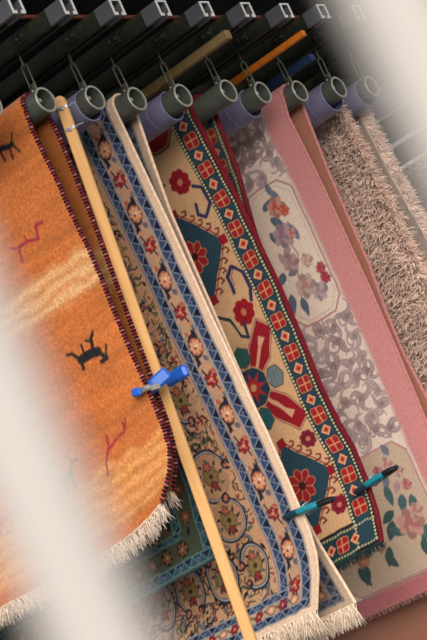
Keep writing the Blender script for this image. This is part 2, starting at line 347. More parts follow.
class Canvas:
    """knot colours on a grid: s = distance from the near edge, t = distance down from the pipe (m)"""
    def __init__(c, s, t, base, seed=1, wob=0.003):
        c.s, c.t = s, t
        c.C = np.tile(lin(base), (len(t), len(s), 1))
        sh = (len(t), len(s)); cells = (max(2, int(abs(t[-1]-t[0])/0.05)), max(2, int((s[-1]-s[0])/0.05)))
        c.S = s[None, :]+wob*smooth_noise(sh, cells, seed); c.T = t[:, None]+wob*smooth_noise(sh, cells, seed+1)
        c.aa = 0.0016
    def win(c, s0, s1, t0, t1, m=0.006):
        i0, i1 = np.searchsorted(c.t, (t0-m, t1+m)); j0, j1 = np.searchsorted(c.s, (s0-m, s1+m))
        return slice(i0, i1), slice(j0, j1)
    def paint(c, box, sdf, col, al=1.0):
        w = c.win(*box); S = c.S[w]; T = c.T[w]
        if S.size == 0: return
        m = np.clip(0.5-sdf(S, T)/(2*c.aa), 0, 1)[..., None]*al
        c.C[w] = c.C[w]*(1-m)+lin(col)*m
    def rect(c, s0, s1, t0, t1, col, al=1.0):
        c.paint((s0, s1, t0, t1), lambda S, T: np.maximum(np.abs(S-(s0+s1)/2)-(s1-s0)/2, np.abs(T-(t0+t1)/2)-(t1-t0)/2), col, al)
    def ell(c, s, t, a, b=None, rot=0.0, col=(0, 0, 0), al=1.0):
        b = b or a; m = max(a, b); cs, sn = math.cos(rot), math.sin(rot)
        def f(S, T):
            x = (S-s)*cs+(T-t)*sn; y = -(S-s)*sn+(T-t)*cs; k = np.sqrt((x/a)**2+(y/b)**2)+1e-9
            return (k-1)*min(a, b)
        c.paint((s-m, s+m, t-m, t+m), f, col, al)
    def ring(c, s, t, r_, w, col, a0=None, a1=None, b=None, al=1.0):
        q = (b or r_)/r_
        def f(S, T):
            x, y = S-s, (T-t)/q; d = np.abs(np.hypot(x, y)-r_)-w/2
            if a0 is not None:
                an = (np.arctan2(y, x)-a0) % (2*math.pi); d = np.where(an > (a1-a0), 1.0, d)
            return d
        m = r_*max(1, q)+w; c.paint((s-m, s+m, t-m, t+m), f, col, al)
    def line(c, pts, w, col, closed=False, al=1.0, taper=False):
        p = list(pts)+([pts[0]] if closed else []); xs = [q[0] for q in p]; ts = [q[1] for q in p]
        def f(S, T):
            d = np.full(S.shape, 9.0); n = len(p)-1
            for i in range(n):
                ax, ay = p[i]; bx, by = p[i+1]; vx, vy = bx-ax, by-ay; L2 = vx*vx+vy*vy+1e-12
                k = np.clip(((S-ax)*vx+(T-ay)*vy)/L2, 0, 1)
                ww = w/2*(1-(i+k)/n*0.85) if taper else w/2
                d = np.minimum(d, np.hypot(S-ax-k*vx, T-ay-k*vy)-ww)
            return d
        c.paint((min(xs)-w, max(xs)+w, min(ts)-w, max(ts)+w), f, col, al)
    def poly(c, pts, col, al=1.0, grow=0.0):
        xs = [q[0] for q in pts]; ts = [q[1] for q in pts]
        def f(S, T):
            d = np.full(S.shape, 9.0); ins = np.zeros(S.shape, bool); n = len(pts)
            for i in range(n):
                ax, ay = pts[i]; bx, by = pts[(i+1) % n]; vx, vy = bx-ax, by-ay
                k = np.clip(((S-ax)*vx+(T-ay)*vy)/(vx*vx+vy*vy+1e-12), 0, 1)
                d = np.minimum(d, np.hypot(S-ax-k*vx, T-ay-k*vy))
                cr_ = ((ay > T) != (by > T)) & (S < (bx-ax)*(T-ay)/(by-ay+1e-12)+ax); ins ^= cr_
            return np.where(ins, -d, d)-grow
        c.paint((min(xs)-grow, max(xs)+grow, min(ts)-grow, max(ts)+grow), f, col, al)
    def flower(c, s, t, r_, n, col, core=None, edge=None, rot=0.0, pw=0.42):
        for pas, g in ((edge, 0.003), (col, 0.0)):
            if pas is None: continue
            for i in range(n):
                a = rot+2*math.pi*i/n
                c.ell(s+math.cos(a)*r_*0.6, t+math.sin(a)*r_*0.6, r_*0.42+g, r_*pw*0.62+g, a, pas)
            c.ell(s, t, r_*0.45+g, col=pas)
        if core is not None: c.ell(s, t, r_*0.26, col=core)
    def leaf(c, s, t, L_, w, rot, col, vein=None, al=1.0):
        d = Vector((math.cos(rot), math.sin(rot))); nn = Vector((-d.y, d.x)); P = []
        for i in range(9):
            k = i/8; P.append((s+d.x*L_*k+nn.x*w/2*math.sin(math.pi*k**0.8), t+d.y*L_*k+nn.y*w/2*math.sin(math.pi*k**0.8)))
        for i in range(7, 0, -1):
            k = i/8; P.append((s+d.x*L_*k-nn.x*w/2*math.sin(math.pi*k**0.8), t+d.y*L_*k-nn.y*w/2*math.sin(math.pi*k**0.8)))
        c.poly(P, col, al)
        if vein: c.line([(s, t), (s+d.x*L_*0.85, t+d.y*L_*0.85)], 0.002, vein)
    def speckle(c, amt, seed, block=1):
        n = np.random.default_rng(seed).normal(0, amt, c.C.shape[:2]); c.C *= np.clip(1+n, 0.4, 1.6)[..., None]
    def abrash(c, amt, seed, cells=(14, 2)):
        c.C *= (1+amt*smooth_noise(c.C.shape[:2], cells, seed))[..., None]

def spiral(s, t, r_, a0, turns, n=22, sg=1):
    return [(s+r_*(1-i/n*0.85)*math.cos(a0+sg*turns*2*math.pi*i/n), t+r_*(1-i/n*0.85)*math.sin(a0+sg*turns*2*math.pi*i/n)) for i in range(n+1)]

# --- camel carpet with teal border and red edge
def paint_camel(c, L, W):
    red, cream, teal, navy, dk = (146, 24, 36), (226, 190, 150), (40, 68, 82), (44, 44, 84), (28, 30, 38)
    c.abrash(0.10, 5)
    def mir(f):
        f(lambda s: s); f(lambda s: W-s)
    def medallion(m, s, t, hw, hh, top=True):
        D = [(m(s), t-hh), (m(s-hw), t), (m(s), t+hh), (m(s+hw), t)]
        c.poly(D, (150, 46, 48), grow=0.009); c.poly(D, cream, grow=0.003); c.poly(D, teal)
        c.abrash(0.0, 1)
        for i in range(4):
            (ax, ay), (bx, by) = D[i], D[(i+1) % 4]
            for q in (0.16, 0.33, 0.5, 0.67, 0.84):
                x, y = ax+(bx-ax)*q, ay+(by-ay)*q; o_ = 1 if y > t else -1; sx = 1 if x > m(s) else -1
                c.line([(x, y), (x+sx*0.022, y+o_*0.002), (x+sx*0.028, y+o_*0.016), (x+sx*0.014, y+o_*0.020)], 0.0075, (132, 46, 48))
        for q in D: c.poly([(q[0]-0.017, q[1]-0.017), (q[0]+0.017, q[1]-0.017), (q[0]+0.017, q[1]+0.017), (q[0]-0.017, q[1]+0.017)], red)
        c.flower(m(s), t, 0.060, 8, (160, 32, 42), (60, 30, 34), (196, 130, 90))
        for a in range(8):
            c.line([(m(s)+math.cos(a*math.pi/4+0.39)*0.018, t+math.sin(a*math.pi/4+0.39)*0.018), (m(s)+math.cos(a*math.pi/4+0.39)*0.05, t+math.sin(a*math.pi/4+0.39)*0.05)], 0.003, (206, 140, 96))
    def lobe(m, s, t, ds, dt):
        # red six-sided pod pointing away from the star centre
        n_ = math.hypot(ds, dt); ux, uy = ds/n_, dt/n_; vx, vy = -uy, ux
        Q = lambda a, b: (m(s+ux*a+vx*b), t+uy*a+vy*b)
        P = [Q(0.055, -0.024), (Q(0.13, -0.046)), Q(0.235, -0.034), Q(0.245, 0.034), Q(0.13, 0.046), Q(0.055, 0.024)]
        c.poly(P, (130, 40, 50), grow=0.006); c.poly(P, cream, grow=0.0025); c.poly(P, (150, 24, 38))
        c.poly([Q(0.06, -0.006), Q(0.15, -0.007), Q(0.19, -0.016), Q(0.19, 0.016), Q(0.15, 0.007), Q(0.06, 0.006)], (218, 160, 130))
        c.poly([Q(0.02, -0.028), Q(0.075, 0), Q(0.02, 0.028)], (96, 104, 70))
    def star(m, s, t):
        for a in (0.74, -0.74, math.pi-0.74, math.pi+0.74):
            lobe(m, s, t, math.cos(a)*0.70, math.sin(a))
        for a, cc in ((0, (112, 126, 132)), (math.pi/2, (44, 92, 98)), (math.pi, (112, 126, 132)), (-math.pi/2, (44, 88, 84))):
            x, y = s+0.104*math.cos(a), t+0.118*math.sin(a)
            c.poly([(m(x+0.036*math.cos(k*math.pi/3+a)), y+0.04*math.sin(k*math.pi/3+a)) for k in range(6)], (70, 60, 64), grow=0.004)
            c.poly([(m(x+0.036*math.cos(k*math.pi/3+a)), y+0.04*math.sin(k*math.pi/3+a)) for k in range(6)], cc)
            for q in (-0.014, 0, 0.014): c.line([(m(x+q), y-0.028), (m(x+q*1.4), y+0.028)], 0.002, tuple(int(v*0.75) for v in cc))
        O = [(m(s+0.072*math.cos(k*math.pi/4+0.39)), t+0.078*math.sin(k*math.pi/4+0.39)) for k in range(8)]
        c.poly(O, (200, 146, 100), grow=0.004); c.poly(O, (36, 58, 80))
        c.poly([(m(s+(0.060 if k % 2 == 0 else 0.026)*math.cos(k*math.pi/8)), t+(0.062 if k % 2 == 0 else 0.026)*math.sin(k*math.pi/8)) for k in range(16)], (178, 44, 46))
        c.ell(m(s), t, 0.014, col=(206, 150, 106))
    def half(m):
        # top octagon, medallions, star, flowers and hooks
        O = [(m(0.20+0.075*math.cos(k*math.pi/4+0.39)), -0.015+0.075*math.sin(k*math.pi/4+0.39)) for k in range(8)]
        c.poly(O, (90, 76, 48), grow=0.012); c.poly(O, (196, 150, 100), grow=0.004); c.poly(O, (150, 34, 40)); 
        medallion(m, 0.285, 0.462, 0.148, 0.175)
        medallion(m, 0.262, 1.385, 0.140, 0.168)
        star(m, 0.277, 0.990)
        for (x, y, rr, cc) in ((0.193, 0.197, 0.048, (150, 22, 38)), (0.19, 0.73, 0.048, (160, 20, 36)), (0.150, 1.245, 0.034, (122, 28, 50)), (0.142, 1.512, 0.036, (132, 30, 50))):
            c.flower(m(x), y, rr, 8, cc, (196, 120, 90), None, 0.2, 0.6)
            for a in range(8): c.ell(m(x)+math.cos(a*0.785+0.6)*rr*0.5, y+math.sin(a*0.785+0.6)*rr*0.5, 0.003, col=(90, 16, 30))
        hk = (54, 52, 88)
        c.line([(m(0.152), 0.236), (m(0.120), 0.258), (m(0.118), 0.325), (m(0.160), 0.360), (m(0.188), 0.335), (m(0.176), 0.300)], 0.014, hk)
        c.line([(m(0.192), 0.650), (m(0.190), 0.590), (m(0.160), 0.562), (m(0.122), 0.600), (m(0.120), 0.668), (m(0.140), 0.705)], 0.015, hk)
        c.line([(m(0.178), 0.628), (m(0.176), 0.596), (m(0.158), 0.578)], 0.004, (160, 40, 46))
        c.line([(m(0.30), 0.70), (m(0.262), 0.73), (m(0.240), 0.80), (m(0.214), 0.818), (m(0.205), 0.76)], 0.012, (40, 58, 70))
        c.line([(m(0.33), 0.23), (m(0.30), 0.19), (m(0.26), 0.175)], 0.008, (60, 50, 56))
    mir(half)
    # bottom border
    tb = L-0.105
    c.rect(0, W, tb, L, (34, 62, 66)); c.rect(0.1, W-0.1, tb-0.012, tb, dk)
    def side(m):
        a, b_ = sorted((m(0.0), m(0.114)))
        c.rect(a, b_, -1, L, dk)
        a, b_ = sorted((m(0.031), m(0.099))); c.rect(a, b_, -1, L-0.02, teal)
        a, b_ = sorted((m(0.0), m(0.011))); c.rect(a, b_, -1, L, (132, 26, 42))
        for i in range(-16, int(L/0.0135)):
            t = i*0.0135
            for q in (0.0225, 0.1065): c.ell(m(q), t, 0.0048, 0.0042, 0, (212, 206, 160))
        for i in range(-2, 14):
            t = 0.0915+0.1218*i
            if t > L-0.09: break
            gul(m(0.065), t); dia(m(0.065), t-0.061)
    def gul(s, t, k=1.0):
        q = 0.027*k; e = 0.021*k
        O = [(s-q, t-e), (s-e, t-q), (s+e, t-q), (s+q, t-e), (s+q, t+e), (s+e, t+q), (s-e, t+q), (s-q, t+e)]
        c.poly(O, (30, 34, 60), grow=0.006); c.poly(O, (226, 160, 110), grow=0.002); c.poly(O, (160, 36, 40))
        c.line([(s-q, t), (s+q, t)], 0.004, (226, 160, 110)); c.line([(s, t-q), (s, t+q)], 0.004, (226, 160, 110))
        for a in (-1, 1):
            for b2 in (-1, 1): c.rect(s+a*0.0125*k-0.007*k, s+a*0.0125*k+0.007*k, t+b2*0.0125*k-0.007*k, t+b2*0.0125*k+0.007*k, (168, 30, 40))
    def dia(s, t, k=1.0):
        q = 0.023*k; O = [(s-q, t), (s, t-q), (s+q, t), (s, t+q)]
        c.poly(O, (30, 34, 60), grow=0.003); c.poly(O, (230, 168, 130)); q *= 0.6
        c.poly([(s-q, t), (s, t-q), (s+q, t), (s, t+q)], (206, 78, 50)); c.ell(s, t, 0.004, col=(70, 30, 50))
    side(lambda s: s); side(lambda s: W-s)
    n = int((W-0.26)/0.058)
    for i in range(n+1):
        s = 0.115+0.055*i
        if s > W-0.1: break
        (gul if i % 2 else dia)(s, L-0.058, 0.92)
    for i in range(int(W/0.0135)):
        for t in (L-0.100, L-0.018): c.ell(0.02+i*0.0135, t, 0.0045, 0.004, 0, (186, 182, 140))
    c.speckle(0.07, 3)

# --- beige carpet with blue guard bands and rosette border
def vine_field(c, s0, s1, t0, t1, seed, ink=(34, 36, 50), dense=1.0, flo=None):
    g = np.random.default_rng(seed)
    flo = flo or [(196, 120, 96), (150, 44, 46), (150, 132, 84), (206, 158, 120), (96, 112, 132)]
    cell = 0.118
    ns, nt = max(1, int((s1-s0)/cell)), max(1, int((t1-t0)/cell))
    for i in range(ns):
        for j in range(nt):
            s = s0+(i+0.5)*(s1-s0)/ns+g.uniform(-0.02, 0.02); t = t0+(j+0.5)*(t1-t0)/nt+g.uniform(-0.02, 0.02)
            a = g.uniform(0, 6.28); sg = 1 if (i+j) % 2 else -1; rr = g.uniform(0.046, 0.060)
            # main scroll: heavy navy arc with pale inner line, a rosette in its eye
            pts = spiral(s, t, rr, a, 1.15, 26, sg)
            c.line(pts, 0.0115, ink); c.line(pts[:18], 0.0030, (150, 150, 158))
            k = int(g.integers(0, len(flo)))
            c.flower(s, t, 0.024, 6, flo[k], (60, 40, 40), ink, a)
            for q in range(5):
                b_ = a+q*1.3+0.5; x, y = s+math.cos(b_)*rr*1.05, t+math.sin(b_)*rr*1.05
                c.leaf(x, y, 0.032, 0.013, b_+sg*0.9, ink if q % 2 else (88, 92, 74), None)
                if q % 2 == 0:
                    x, y = s+math.cos(b_+0.5)*rr*0.62, t+math.sin(b_+0.5)*rr*0.62; c.ell(x, y, 0.0075, col=flo[(k+q+1) % len(flo)]); c.ell(x, y, 0.003, col=ink)
            x, y = s+math.cos(a)*rr*1.5, t+math.sin(a)*rr*1.5
            c.flower(x, y, 0.016, 5, flo[(k+2) % len(flo)], (226, 190, 150), ink, a)
            c.line([(s+math.cos(a)*rr, t+math.sin(a)*rr), (x, y)], 0.004, ink)
    n = int((s1-s0)*(t1-t0)/0.0011*dense)
    for _ in range(n):                                # small sprigs
        s, t, a = g.uniform(s0, s1), g.uniform(t0, t1), g.uniform(0, 6.28); k = int(g.integers(0, len(flo)))
        if g.random() < 0.5:
            c.line([(s, t), (s+math.cos(a)*0.02, t+math.sin(a)*0.02), (s+math.cos(a+0.6)*0.034, t+math.sin(a+0.6)*0.034)], 0.0048, ink if g.random() < 0.8 else (108, 70, 56))
        else:
            c.leaf(s, t, 0.02, 0.009, a, flo[k])

def guard(c, a, b_, t0, t1, vertical, pal=((54, 70, 104), (20, 26, 54), (142, 150, 160))):
    """blue guard band with navy wedges between pale zigzag lines; a..b_ across, t0..t1 along"""
    P = (lambda x, y: (x, y)) if vertical else (lambda x, y: (y, x))
    q = [P(a, t0), P(b_, t1)]; s0, s1 = sorted((q[0][0], q[1][0])); u0_, u1_ = sorted((q[0][1], q[1][1]))
    c.rect(s0, s1, u0_, u1_, pal[0]); w = b_-a; st = 0.041; n = int((t1-t0)/st)+1
    lo, hi = a+w*0.10, b_-w*0.10
    for i in range(n):
        t = t0+i*st
        if t > t1: break
        e = min(t+st, t1)
        c.poly([P(lo, t+0.004), P(hi, t+st*0.5), P(lo, t+st-0.004)], pal[1])
        if i % 2: c.ell(*P(a+w*0.42, t+st*0.5), 0.0062, col=(92, 100, 140))
        c.line([P(lo, t), P(hi, t+st*0.5)], 0.0028, pal[2]); c.line([P(hi, t+st*0.5), P(lo, e)], 0.0028, pal[2])
    for x in (a, b_):
        c.line([P(x, t0), P(x, t1)], 0.0042, pal[2])

def paint_blue(c, L, W):
    cream, beige = (226, 190, 160), (202, 158, 122)
    red, ink = (146, 34, 44), (36, 34, 46)
    c.abrash(0.06, 8)
    vine_field(c, 0.19, W-0.19, -0.25, L-0.1, 21, (22, 22, 32), 2.3)
    # compartments seen near the lower end: ringed medallions
    for (x, y, a, b_, a0, a1) in ((0.262, 1.600, 0.055, 0.075, 0.6, 6.0), (0.405, 1.585, 0.062, 0.080, -1.0, 3.9), (0.56, 1.575, 0.062, 0.082, 2.0, 7.2), (0.70, 1.575, 0.055, 0.08, 0, 5.2), (0.265, 0.98, 0.06, 0.08, -2.6, 1.6),
                                  (0.290, 1.26, 0.078, 0.088, -3.0, 1.8), (0.29, 1.42, 0.070, 0.072, 0.2, 4.4), (0.29, 0.70, 0.06, 0.085, -2.4, 1.9), (0.27, 0.40, 0.055, 0.08, 3.4, 8.2), (0.27, 0.14, 0.055, 0.08, -2.0, 2.4), (0.43, 1.36, 0.07, 0.085, -2.0, 2.6)):
        c.ell(x, y, a, b_, 0, (192, 144, 108), 0.75)
        c.ring(x, y, a, 0.0135, ink, a0, a1, b_); c.ring(x, y, a-0.002, 0.0038, (170, 172, 180), a0+0.2, a1-0.2, b_-0.003)
        for e in (a0, a1):
            X_, Y_ = x+a*math.cos(e), y+b_*math.sin(e); c.line(spiral(X_, Y_, 0.020, e, 1.0, 14), 0.008, ink); c.ell(X_, Y_, 0.006, col=(190, 110, 86))
        c.flower(x, y, 0.034, 8, (140, 116, 70), (60, 46, 40), ink); c.flower(x, y-0.034, 0.016, 5, (186, 96, 76), None, ink); c.flower(x, y+0.034, 0.016, 5, (150, 50, 50), None, ink)
        for q in range(9):
            an = q*math.pi/4.5+0.3; c.leaf(x+math.cos(an)*a*0.5, y+math.sin(an)*b_*0.5, 0.022, 0.010, an+0.5, ink if q % 3 else (88, 92, 74))
    def sidebands(m):
        R_ = lambda a, b_, col: c.rect(*sorted((m(a), m(b_))), -1, L, col)
        R_(0, 0.19, (190, 150, 122)); R_(0.0, 0.024, (232, 200, 174))
        for a, b_ in ((0.030, 0.070), (0.138, 0.174)):
            lo, hi = sorted((m(a), m(b_))); guard(c, lo, hi, -0.25, L-0.028, True)
        R_(0.0765, 0.079, (120, 124, 140)); R_(0.1325, 0.135, (120, 124, 140)); R_(0.178, 0.181, (90, 96, 120))
        for i in range(-2, int(L/0.25)+1):
            t = 0.101+0.25*i
            if t > L-0.14: continue
            stem(m, 0.105, t); big(m(0.105), t); small(m(0.105), t+0.121)
    def stem(m, s, t):
        c.line([(m(s+0.021*math.sin(2*math.pi*q/24)), t+0.25*q/24) for q in range(25)], 0.0065, ink)
        for (x, y, a, cc) in ((0.016, 0.062, 0.8, (206, 150, 120)), (-0.012, 0.09, 2.4, (176, 84, 70)), (-0.012, 0.165, 2.4, (206, 130, 100)), (0.012, 0.19, 0.5, (214, 164, 132)), (-0.012, 0.20, 1.2, ink), (0.014, 0.045, 1.0, ink), (-0.024, 0.04, 1.4, (150, 110, 96)), (0.02, 0.10, 1.2, (112, 116, 124)), (-0.026, 0.115, 1.6, (206, 146, 118)), (0.018, 0.135, 0.9, (206, 150, 124)), (-0.024, 0.175, 1.9, (126, 124, 130)), (0.02, 0.215, 1.4, (188, 112, 90))):
            c.leaf(m(s+x), t+y, 0.024, 0.012, a, cc)
    def big(s, t):
        c.ell(s, t-0.004, 0.0265, 0.040, 0, ink); c.ell(s+0.004, t+0.004, 0.026, 0.036, 0, ink)
        c.ell(s, t, 0.0225, 0.030, 0, (200, 126, 92)); c.flower(s, t, 0.026, 8, (218, 158, 120), (228, 200, 178), (150, 76, 60))
        c.ell(s+0.004, t+0.004, 0.0055, col=(150, 52, 50)); c.ell(s-0.005, t-0.003, 0.004, col=(236, 214, 196))
        for (x, y, ln, w_, a, cc) in ((-0.022, -0.026, 0.040, 0.014, -1.2, ink), (0.022, 0.026, 0.040, 0.014, 1.9, ink), (0.010, -0.038, 0.026, 0.016, -1.2, (176, 96, 76)), (-0.012, 0.036, 0.026, 0.016, 1.8, (90, 96, 108))):
            c.leaf(s+x, t+y, ln, w_, a, cc)
    def small(s, t):
        c.flower(s, t, 0.025, 6, red, (208, 150, 124), (96, 24, 36), 0.3)
        for a in range(3): c.ell(s+math.cos(a*2.1)*0.013, t+math.sin(a*2.1)*0.013, 0.0035, col=(208, 140, 116))
    sidebands(lambda s: s); sidebands(lambda s: W-s)
    # lower border
    t = L
    c.rect(0.19, W-0.19, t-0.110, t, (196, 160, 134)); c.rect(0.0, W, t-0.020, t, (234, 200, 172))
    guard(c, t-0.050, t-0.024, 0.04, W-0.04, False); guard(c, t-0.108, t-0.084, 0.14, W-0.14, False)
    for i in range(int((W-0.16)/0.055)):
        x = 0.105+0.055*i
        if i % 2: c.flower(x, t-0.067, 0.016, 6, red, (208, 150, 124), (96, 24, 36))
        else: c.ell(x, t-0.067, 0.020, 0.0145, 0, ink); c.ell(x, t-0.067, 0.017, 0.0115, 0, (214, 150, 112)); c.ell(x, t-0.067, 0.006, col=(226, 196, 172))
        c.line([(x+0.018, t-0.062), (x+0.03, t-0.074), (x+0.04, t-0.066)], 0.004, ink)
    c.speckle(0.06, 4)

# --- dark green carpet behind the pine batten
def paint_green(c, L, W):
    ink = (22, 24, 26); c.abrash(0.1, 9)
    vine_field(c, 0.15, W-0.15, -0.2, L-0.16, 33, ink, 0.8, [(104, 60, 44), (116, 84, 54), (84, 92, 62), (60, 88, 86), (128, 104, 76)])
    for i in range(int((W-0.3)/0.07)):                 # black stepped stars along the lower field
        x, y = 0.175+0.07*i, L-0.20
        O = [(x+(0.045 if k % 2 == 0 else 0.020)*math.cos(k*math.pi/4+0.4), y+(0.05 if k % 2 == 0 else 0.020)*math.sin(k*math.pi/4+0.4)) for k in range(8)]
        c.poly(O, ink, grow=0.004); c.poly([(x+(q[0]-x)*0.55, y+(q[1]-y)*0.55) for q in O], (126, 96, 66)); c.ell(x, y, 0.006, col=(60, 30, 28))
    pal = ((42, 74, 88), (24, 36, 56), (92, 122, 122))
    for m in (lambda s: s, lambda s: W-s):
        c.rect(*sorted((m(0), m(0.15))), -1, L, (62, 70, 54))
        lo, hi = sorted((m(0.012), m(0.045))); guard(c, lo, hi, -0.25, L-0.01, True, pal)
        lo, hi = sorted((m(0.115), m(0.145))); guard(c, lo, hi, -0.25, L-0.13, True, pal)
        for i in range(-2, 18):
            t = 0.05+0.095*i
            if t < L-0.1: c.flower(m(0.08), t, 0.024, 6, (112, 66, 46), (150, 116, 80), ink); c.leaf(m(0.08), t+0.03, 0.034, 0.016, 1.2, ink)
    c.rect(0.1, W-0.1, L-0.135, L, (62, 70, 54)); guard(c, L-0.042, L-0.006, 0.02, W-0.02, False, pal); guard(c, L-0.135, L-0.115, 0.12, W-0.12, False, pal)
    for i in range(int((W-0.2)/0.075)):
        x = 0.13+0.075*i; c.ell(x, L-0.079, 0.026, 0.028, 0, ink); c.flower(x, L-0.079, 0.024, 6, (112, 72, 48), (150, 112, 76), ink)
        c.leaf(x+0.028, L-0.08, 0.024, 0.014, 0.6, (84, 40, 36))
    c.rect(0, 0.008, -1, L, (120, 104, 84)); c.speckle(0.08, 5)

# --- pink carpet with cream flower panels
def paint_pink(c, L, W):
    rose, cream, mauve = (206, 138, 137), (218, 196, 184), (176, 152, 153)
    c.abrash(0.05, 6)
    g = np.random.default_rng(17)
    # scrolling acanthus between the panels
    def acan(s, t, L_, a, col, al=0.9):
        P = [(s, t)]; q = a; x, y = s, t
        for i in range(9):
            q += 0.28*(1 if (int(s*1000)+int(t*1000)) % 2 else -1); x += L_/9*math.cos(q); y += L_/9*math.sin(q); P.append((x, y))
        c.line(P, 0.030, tuple(int(v*0.90) for v in col), al=al, taper=True); c.line(P, 0.021, col, al=al, taper=True); c.line(P, 0.003, (196, 178, 178), al=0.7)
    for (t0, t1) in ((-0.22, 0.24), (0.815, 1.315)):
        ntt = int((t1-t0)/0.075)
        for j in range(ntt+1):
            for i in range(int((W-0.26)/0.07)+1):
                s = 0.14+i*0.07+g.uniform(-0.012, 0.012); t = t0+(j+0.5)*(t1-t0)/(ntt+1)+g.uniform(-0.014, 0.014)
                if s > W-0.13: continue
                dv = g.uniform(-16, 10); k = tuple(int(v+dv) for v in mauve); a = g.uniform(0, 6.28)
                for _ in range(3): acan(s+g.uniform(-0.01, 0.01), t+g.uniform(-0.01, 0.01), g.uniform(0.06, 0.09), a, k); a += 2.1+g.uniform(-0.3, 0.3)
                c.ell(s, t, 0.011, col=tuple(int(v*0.86) for v in k))
                c.line(spiral(s+0.02, t+0.01, 0.026, a, 1.0, 14), 0.006, tuple(int(v*0.92) for v in k))
    # ribs of cream between the leaves
    def panel(s0, s1, t0, t1, col):
        k = 0.045
        O = [(s0, t0+k), (s0+k, t0), (s1-k, t0), (s1, t0+k), (s1, t1-k), (s1-k, t1), (s0+k, t1), (s0, t1-k)]
        c.poly(O, (176, 124, 122), grow=0.008); c.poly(O, (206, 170, 160), grow=0.002); c.poly(O, col)
        c.line([(q[0]+(0.012 if q[0] < (s0+s1)/2 else -0.012), q[1]+(0.012 if q[1] < (t0+t1)/2 else -0.012)) for q in O], 0.0025, (196, 160, 152), True)
    def bloom(s, t, r_, col, core):
        dk = tuple(int(v*0.82) for v in col)
        for i in range(7):
            a = i*0.9+0.3; c.ell(s+math.cos(a)*r_*0.55, t+math.sin(a)*r_*0.55, r_*0.55, r_*0.40, a, dk if i % 2 else col)
        for i in range(5):
            a = i*1.26; c.ell(s+math.cos(a)*r_*0.25, t+math.sin(a)*r_*0.25, r_*0.34, r_*0.24, a, col if i % 2 else core)
        c.ell(s, t, r_*0.18, col=core)
    bl, bl2, gr = (112, 118, 134), (92, 104, 120), (108, 116, 112)
    def L_(s, t, ln, w, a, col=bl): c.leaf(s, t, ln, w, a, col, tuple(int(v*1.15) for v in col))
    for rep in range(2):
        ox = 0.0 if rep == 0 else 0.27
        if ox+0.36 > W-0.1: break
        panel(0.125+ox, 0.355+ox, 0.258, 0.800, (230, 210, 194))
        f = lambda s: s+ox
        c.line([(f(0.24), 0.33), (f(0.25), 0.44), (f(0.22), 0.54), (f(0.26), 0.62), (f(0.22), 0.70)], 0.005, (150, 120, 118))
        for (s, t, ln, w, a, cc) in ((0.218, 0.30, 0.065, 0.026, -1.6, bl), (0.19, 0.33, 0.075, 0.028, -1.1, bl), (0.285, 0.335, 0.06, 0.03, -2.6, bl2), (0.27, 0.37, 0.07, 0.034, 2.3, bl2), (0.30, 0.42, 0.06, 0.03, 2.0, bl2),
                                     (0.25, 0.42, 0.075, 0.036, 1.9, bl2), (0.225, 0.41, 0.06, 0.03, 1.2, bl), (0.185, 0.50, 0.09, 0.03, -1.35, bl), (0.30, 0.50, 0.07, 0.024, 1.7, (168, 150, 150)),
                                     (0.24, 0.50, 0.06, 0.03, 0.6, (176, 140, 146)), (0.245, 0.59, 0.06, 0.034, 0.15, bl), (0.315, 0.575, 0.055, 0.036, 1.0, bl2), (0.165, 0.69, 0.05, 0.04, 0.9, bl), (0.325, 0.66, 0.085, 0.038, 1.35, bl2), (0.285, 0.69, 0.085, 0.036, 1.5, bl2)):
            L_(f(s), t, ln, w, a, cc)
        bloom(f(0.222), 0.345, 0.040, (206, 146, 130), (196, 92, 76)); bloom(f(0.195), 0.372, 0.022, (204, 112, 92), (188, 78, 66))
        bloom(f(0.245), 0.455, 0.046, (180, 150, 156), (150, 120, 132)); bloom(f(0.205), 0.462, 0.020, (206, 150, 140), (190, 100, 92))
        bloom(f(0.265), 0.56, 0.036, (186, 152, 154), (170, 128, 134)); bloom(f(0.195), 0.58, 0.028, (208, 176, 166), (196, 150, 144))
        bloom(f(0.152), 0.635, 0.022, (188, 92, 104), (160, 60, 80)); bloom(f(0.150), 0.675, 0.022, (180, 76, 92), (156, 54, 74))
        bloom(f(0.245), 0.665, 0.044, (198, 168, 160), (186, 138, 130)); bloom(f(0.20), 0.71, 0.034, (184, 164, 166), (168, 140, 146))
        # lower panel with large leaves and a big rose, shade painted into its ground
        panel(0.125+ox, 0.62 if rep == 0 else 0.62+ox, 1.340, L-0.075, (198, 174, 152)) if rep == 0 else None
    tl, tl2 = (72, 102, 104), (62, 86, 84)
    for (s, t, ln, w, a, cc) in ((0.20, 1.375, 0.055, 0.028, -1.2, bl), (0.25, 1.43, 0.07, 0.03, 1.2, bl), (0.27, 1.47, 0.08, 0.036, 1.5, tl), (0.21, 1.47, 0.05, 0.03, 1.0, (176, 140, 146)), (0.22, 1.52, 0.075, 0.04, 1.2, tl), (0.18, 1.54, 0.075, 0.04, 1.3, tl),
                                 (0.28, 1.565, 0.075, 0.04, 0.4, tl2), (0.30, 1.60, 0.08, 0.044, 0.9, tl2), (0.33, 1.62, 0.07, 0.034, 2.4, tl), (0.36, 1.68, 0.08, 0.04, 1.0, tl2), (0.40, 1.70, 0.075, 0.04, 2.2, tl2),
                                 (0.50, 1.70, 0.085, 0.044, 1.2, tl2), (0.54, 1.70, 0.09, 0.044, 1.9, tl2), (0.44, 1.62, 0.07, 0.03, -0.7, tl), (0.47, 1.58, 0.08, 0.034, 2.0, tl), (0.56, 1.60, 0.07, 0.034, 1.4, tl2), (0.17, 1.66, 0.08, 0.04, 0.9, tl), (0.21, 1.70, 0.07, 0.036, 1.4, tl2)):
        L_(s, t, ln, w, a, cc)
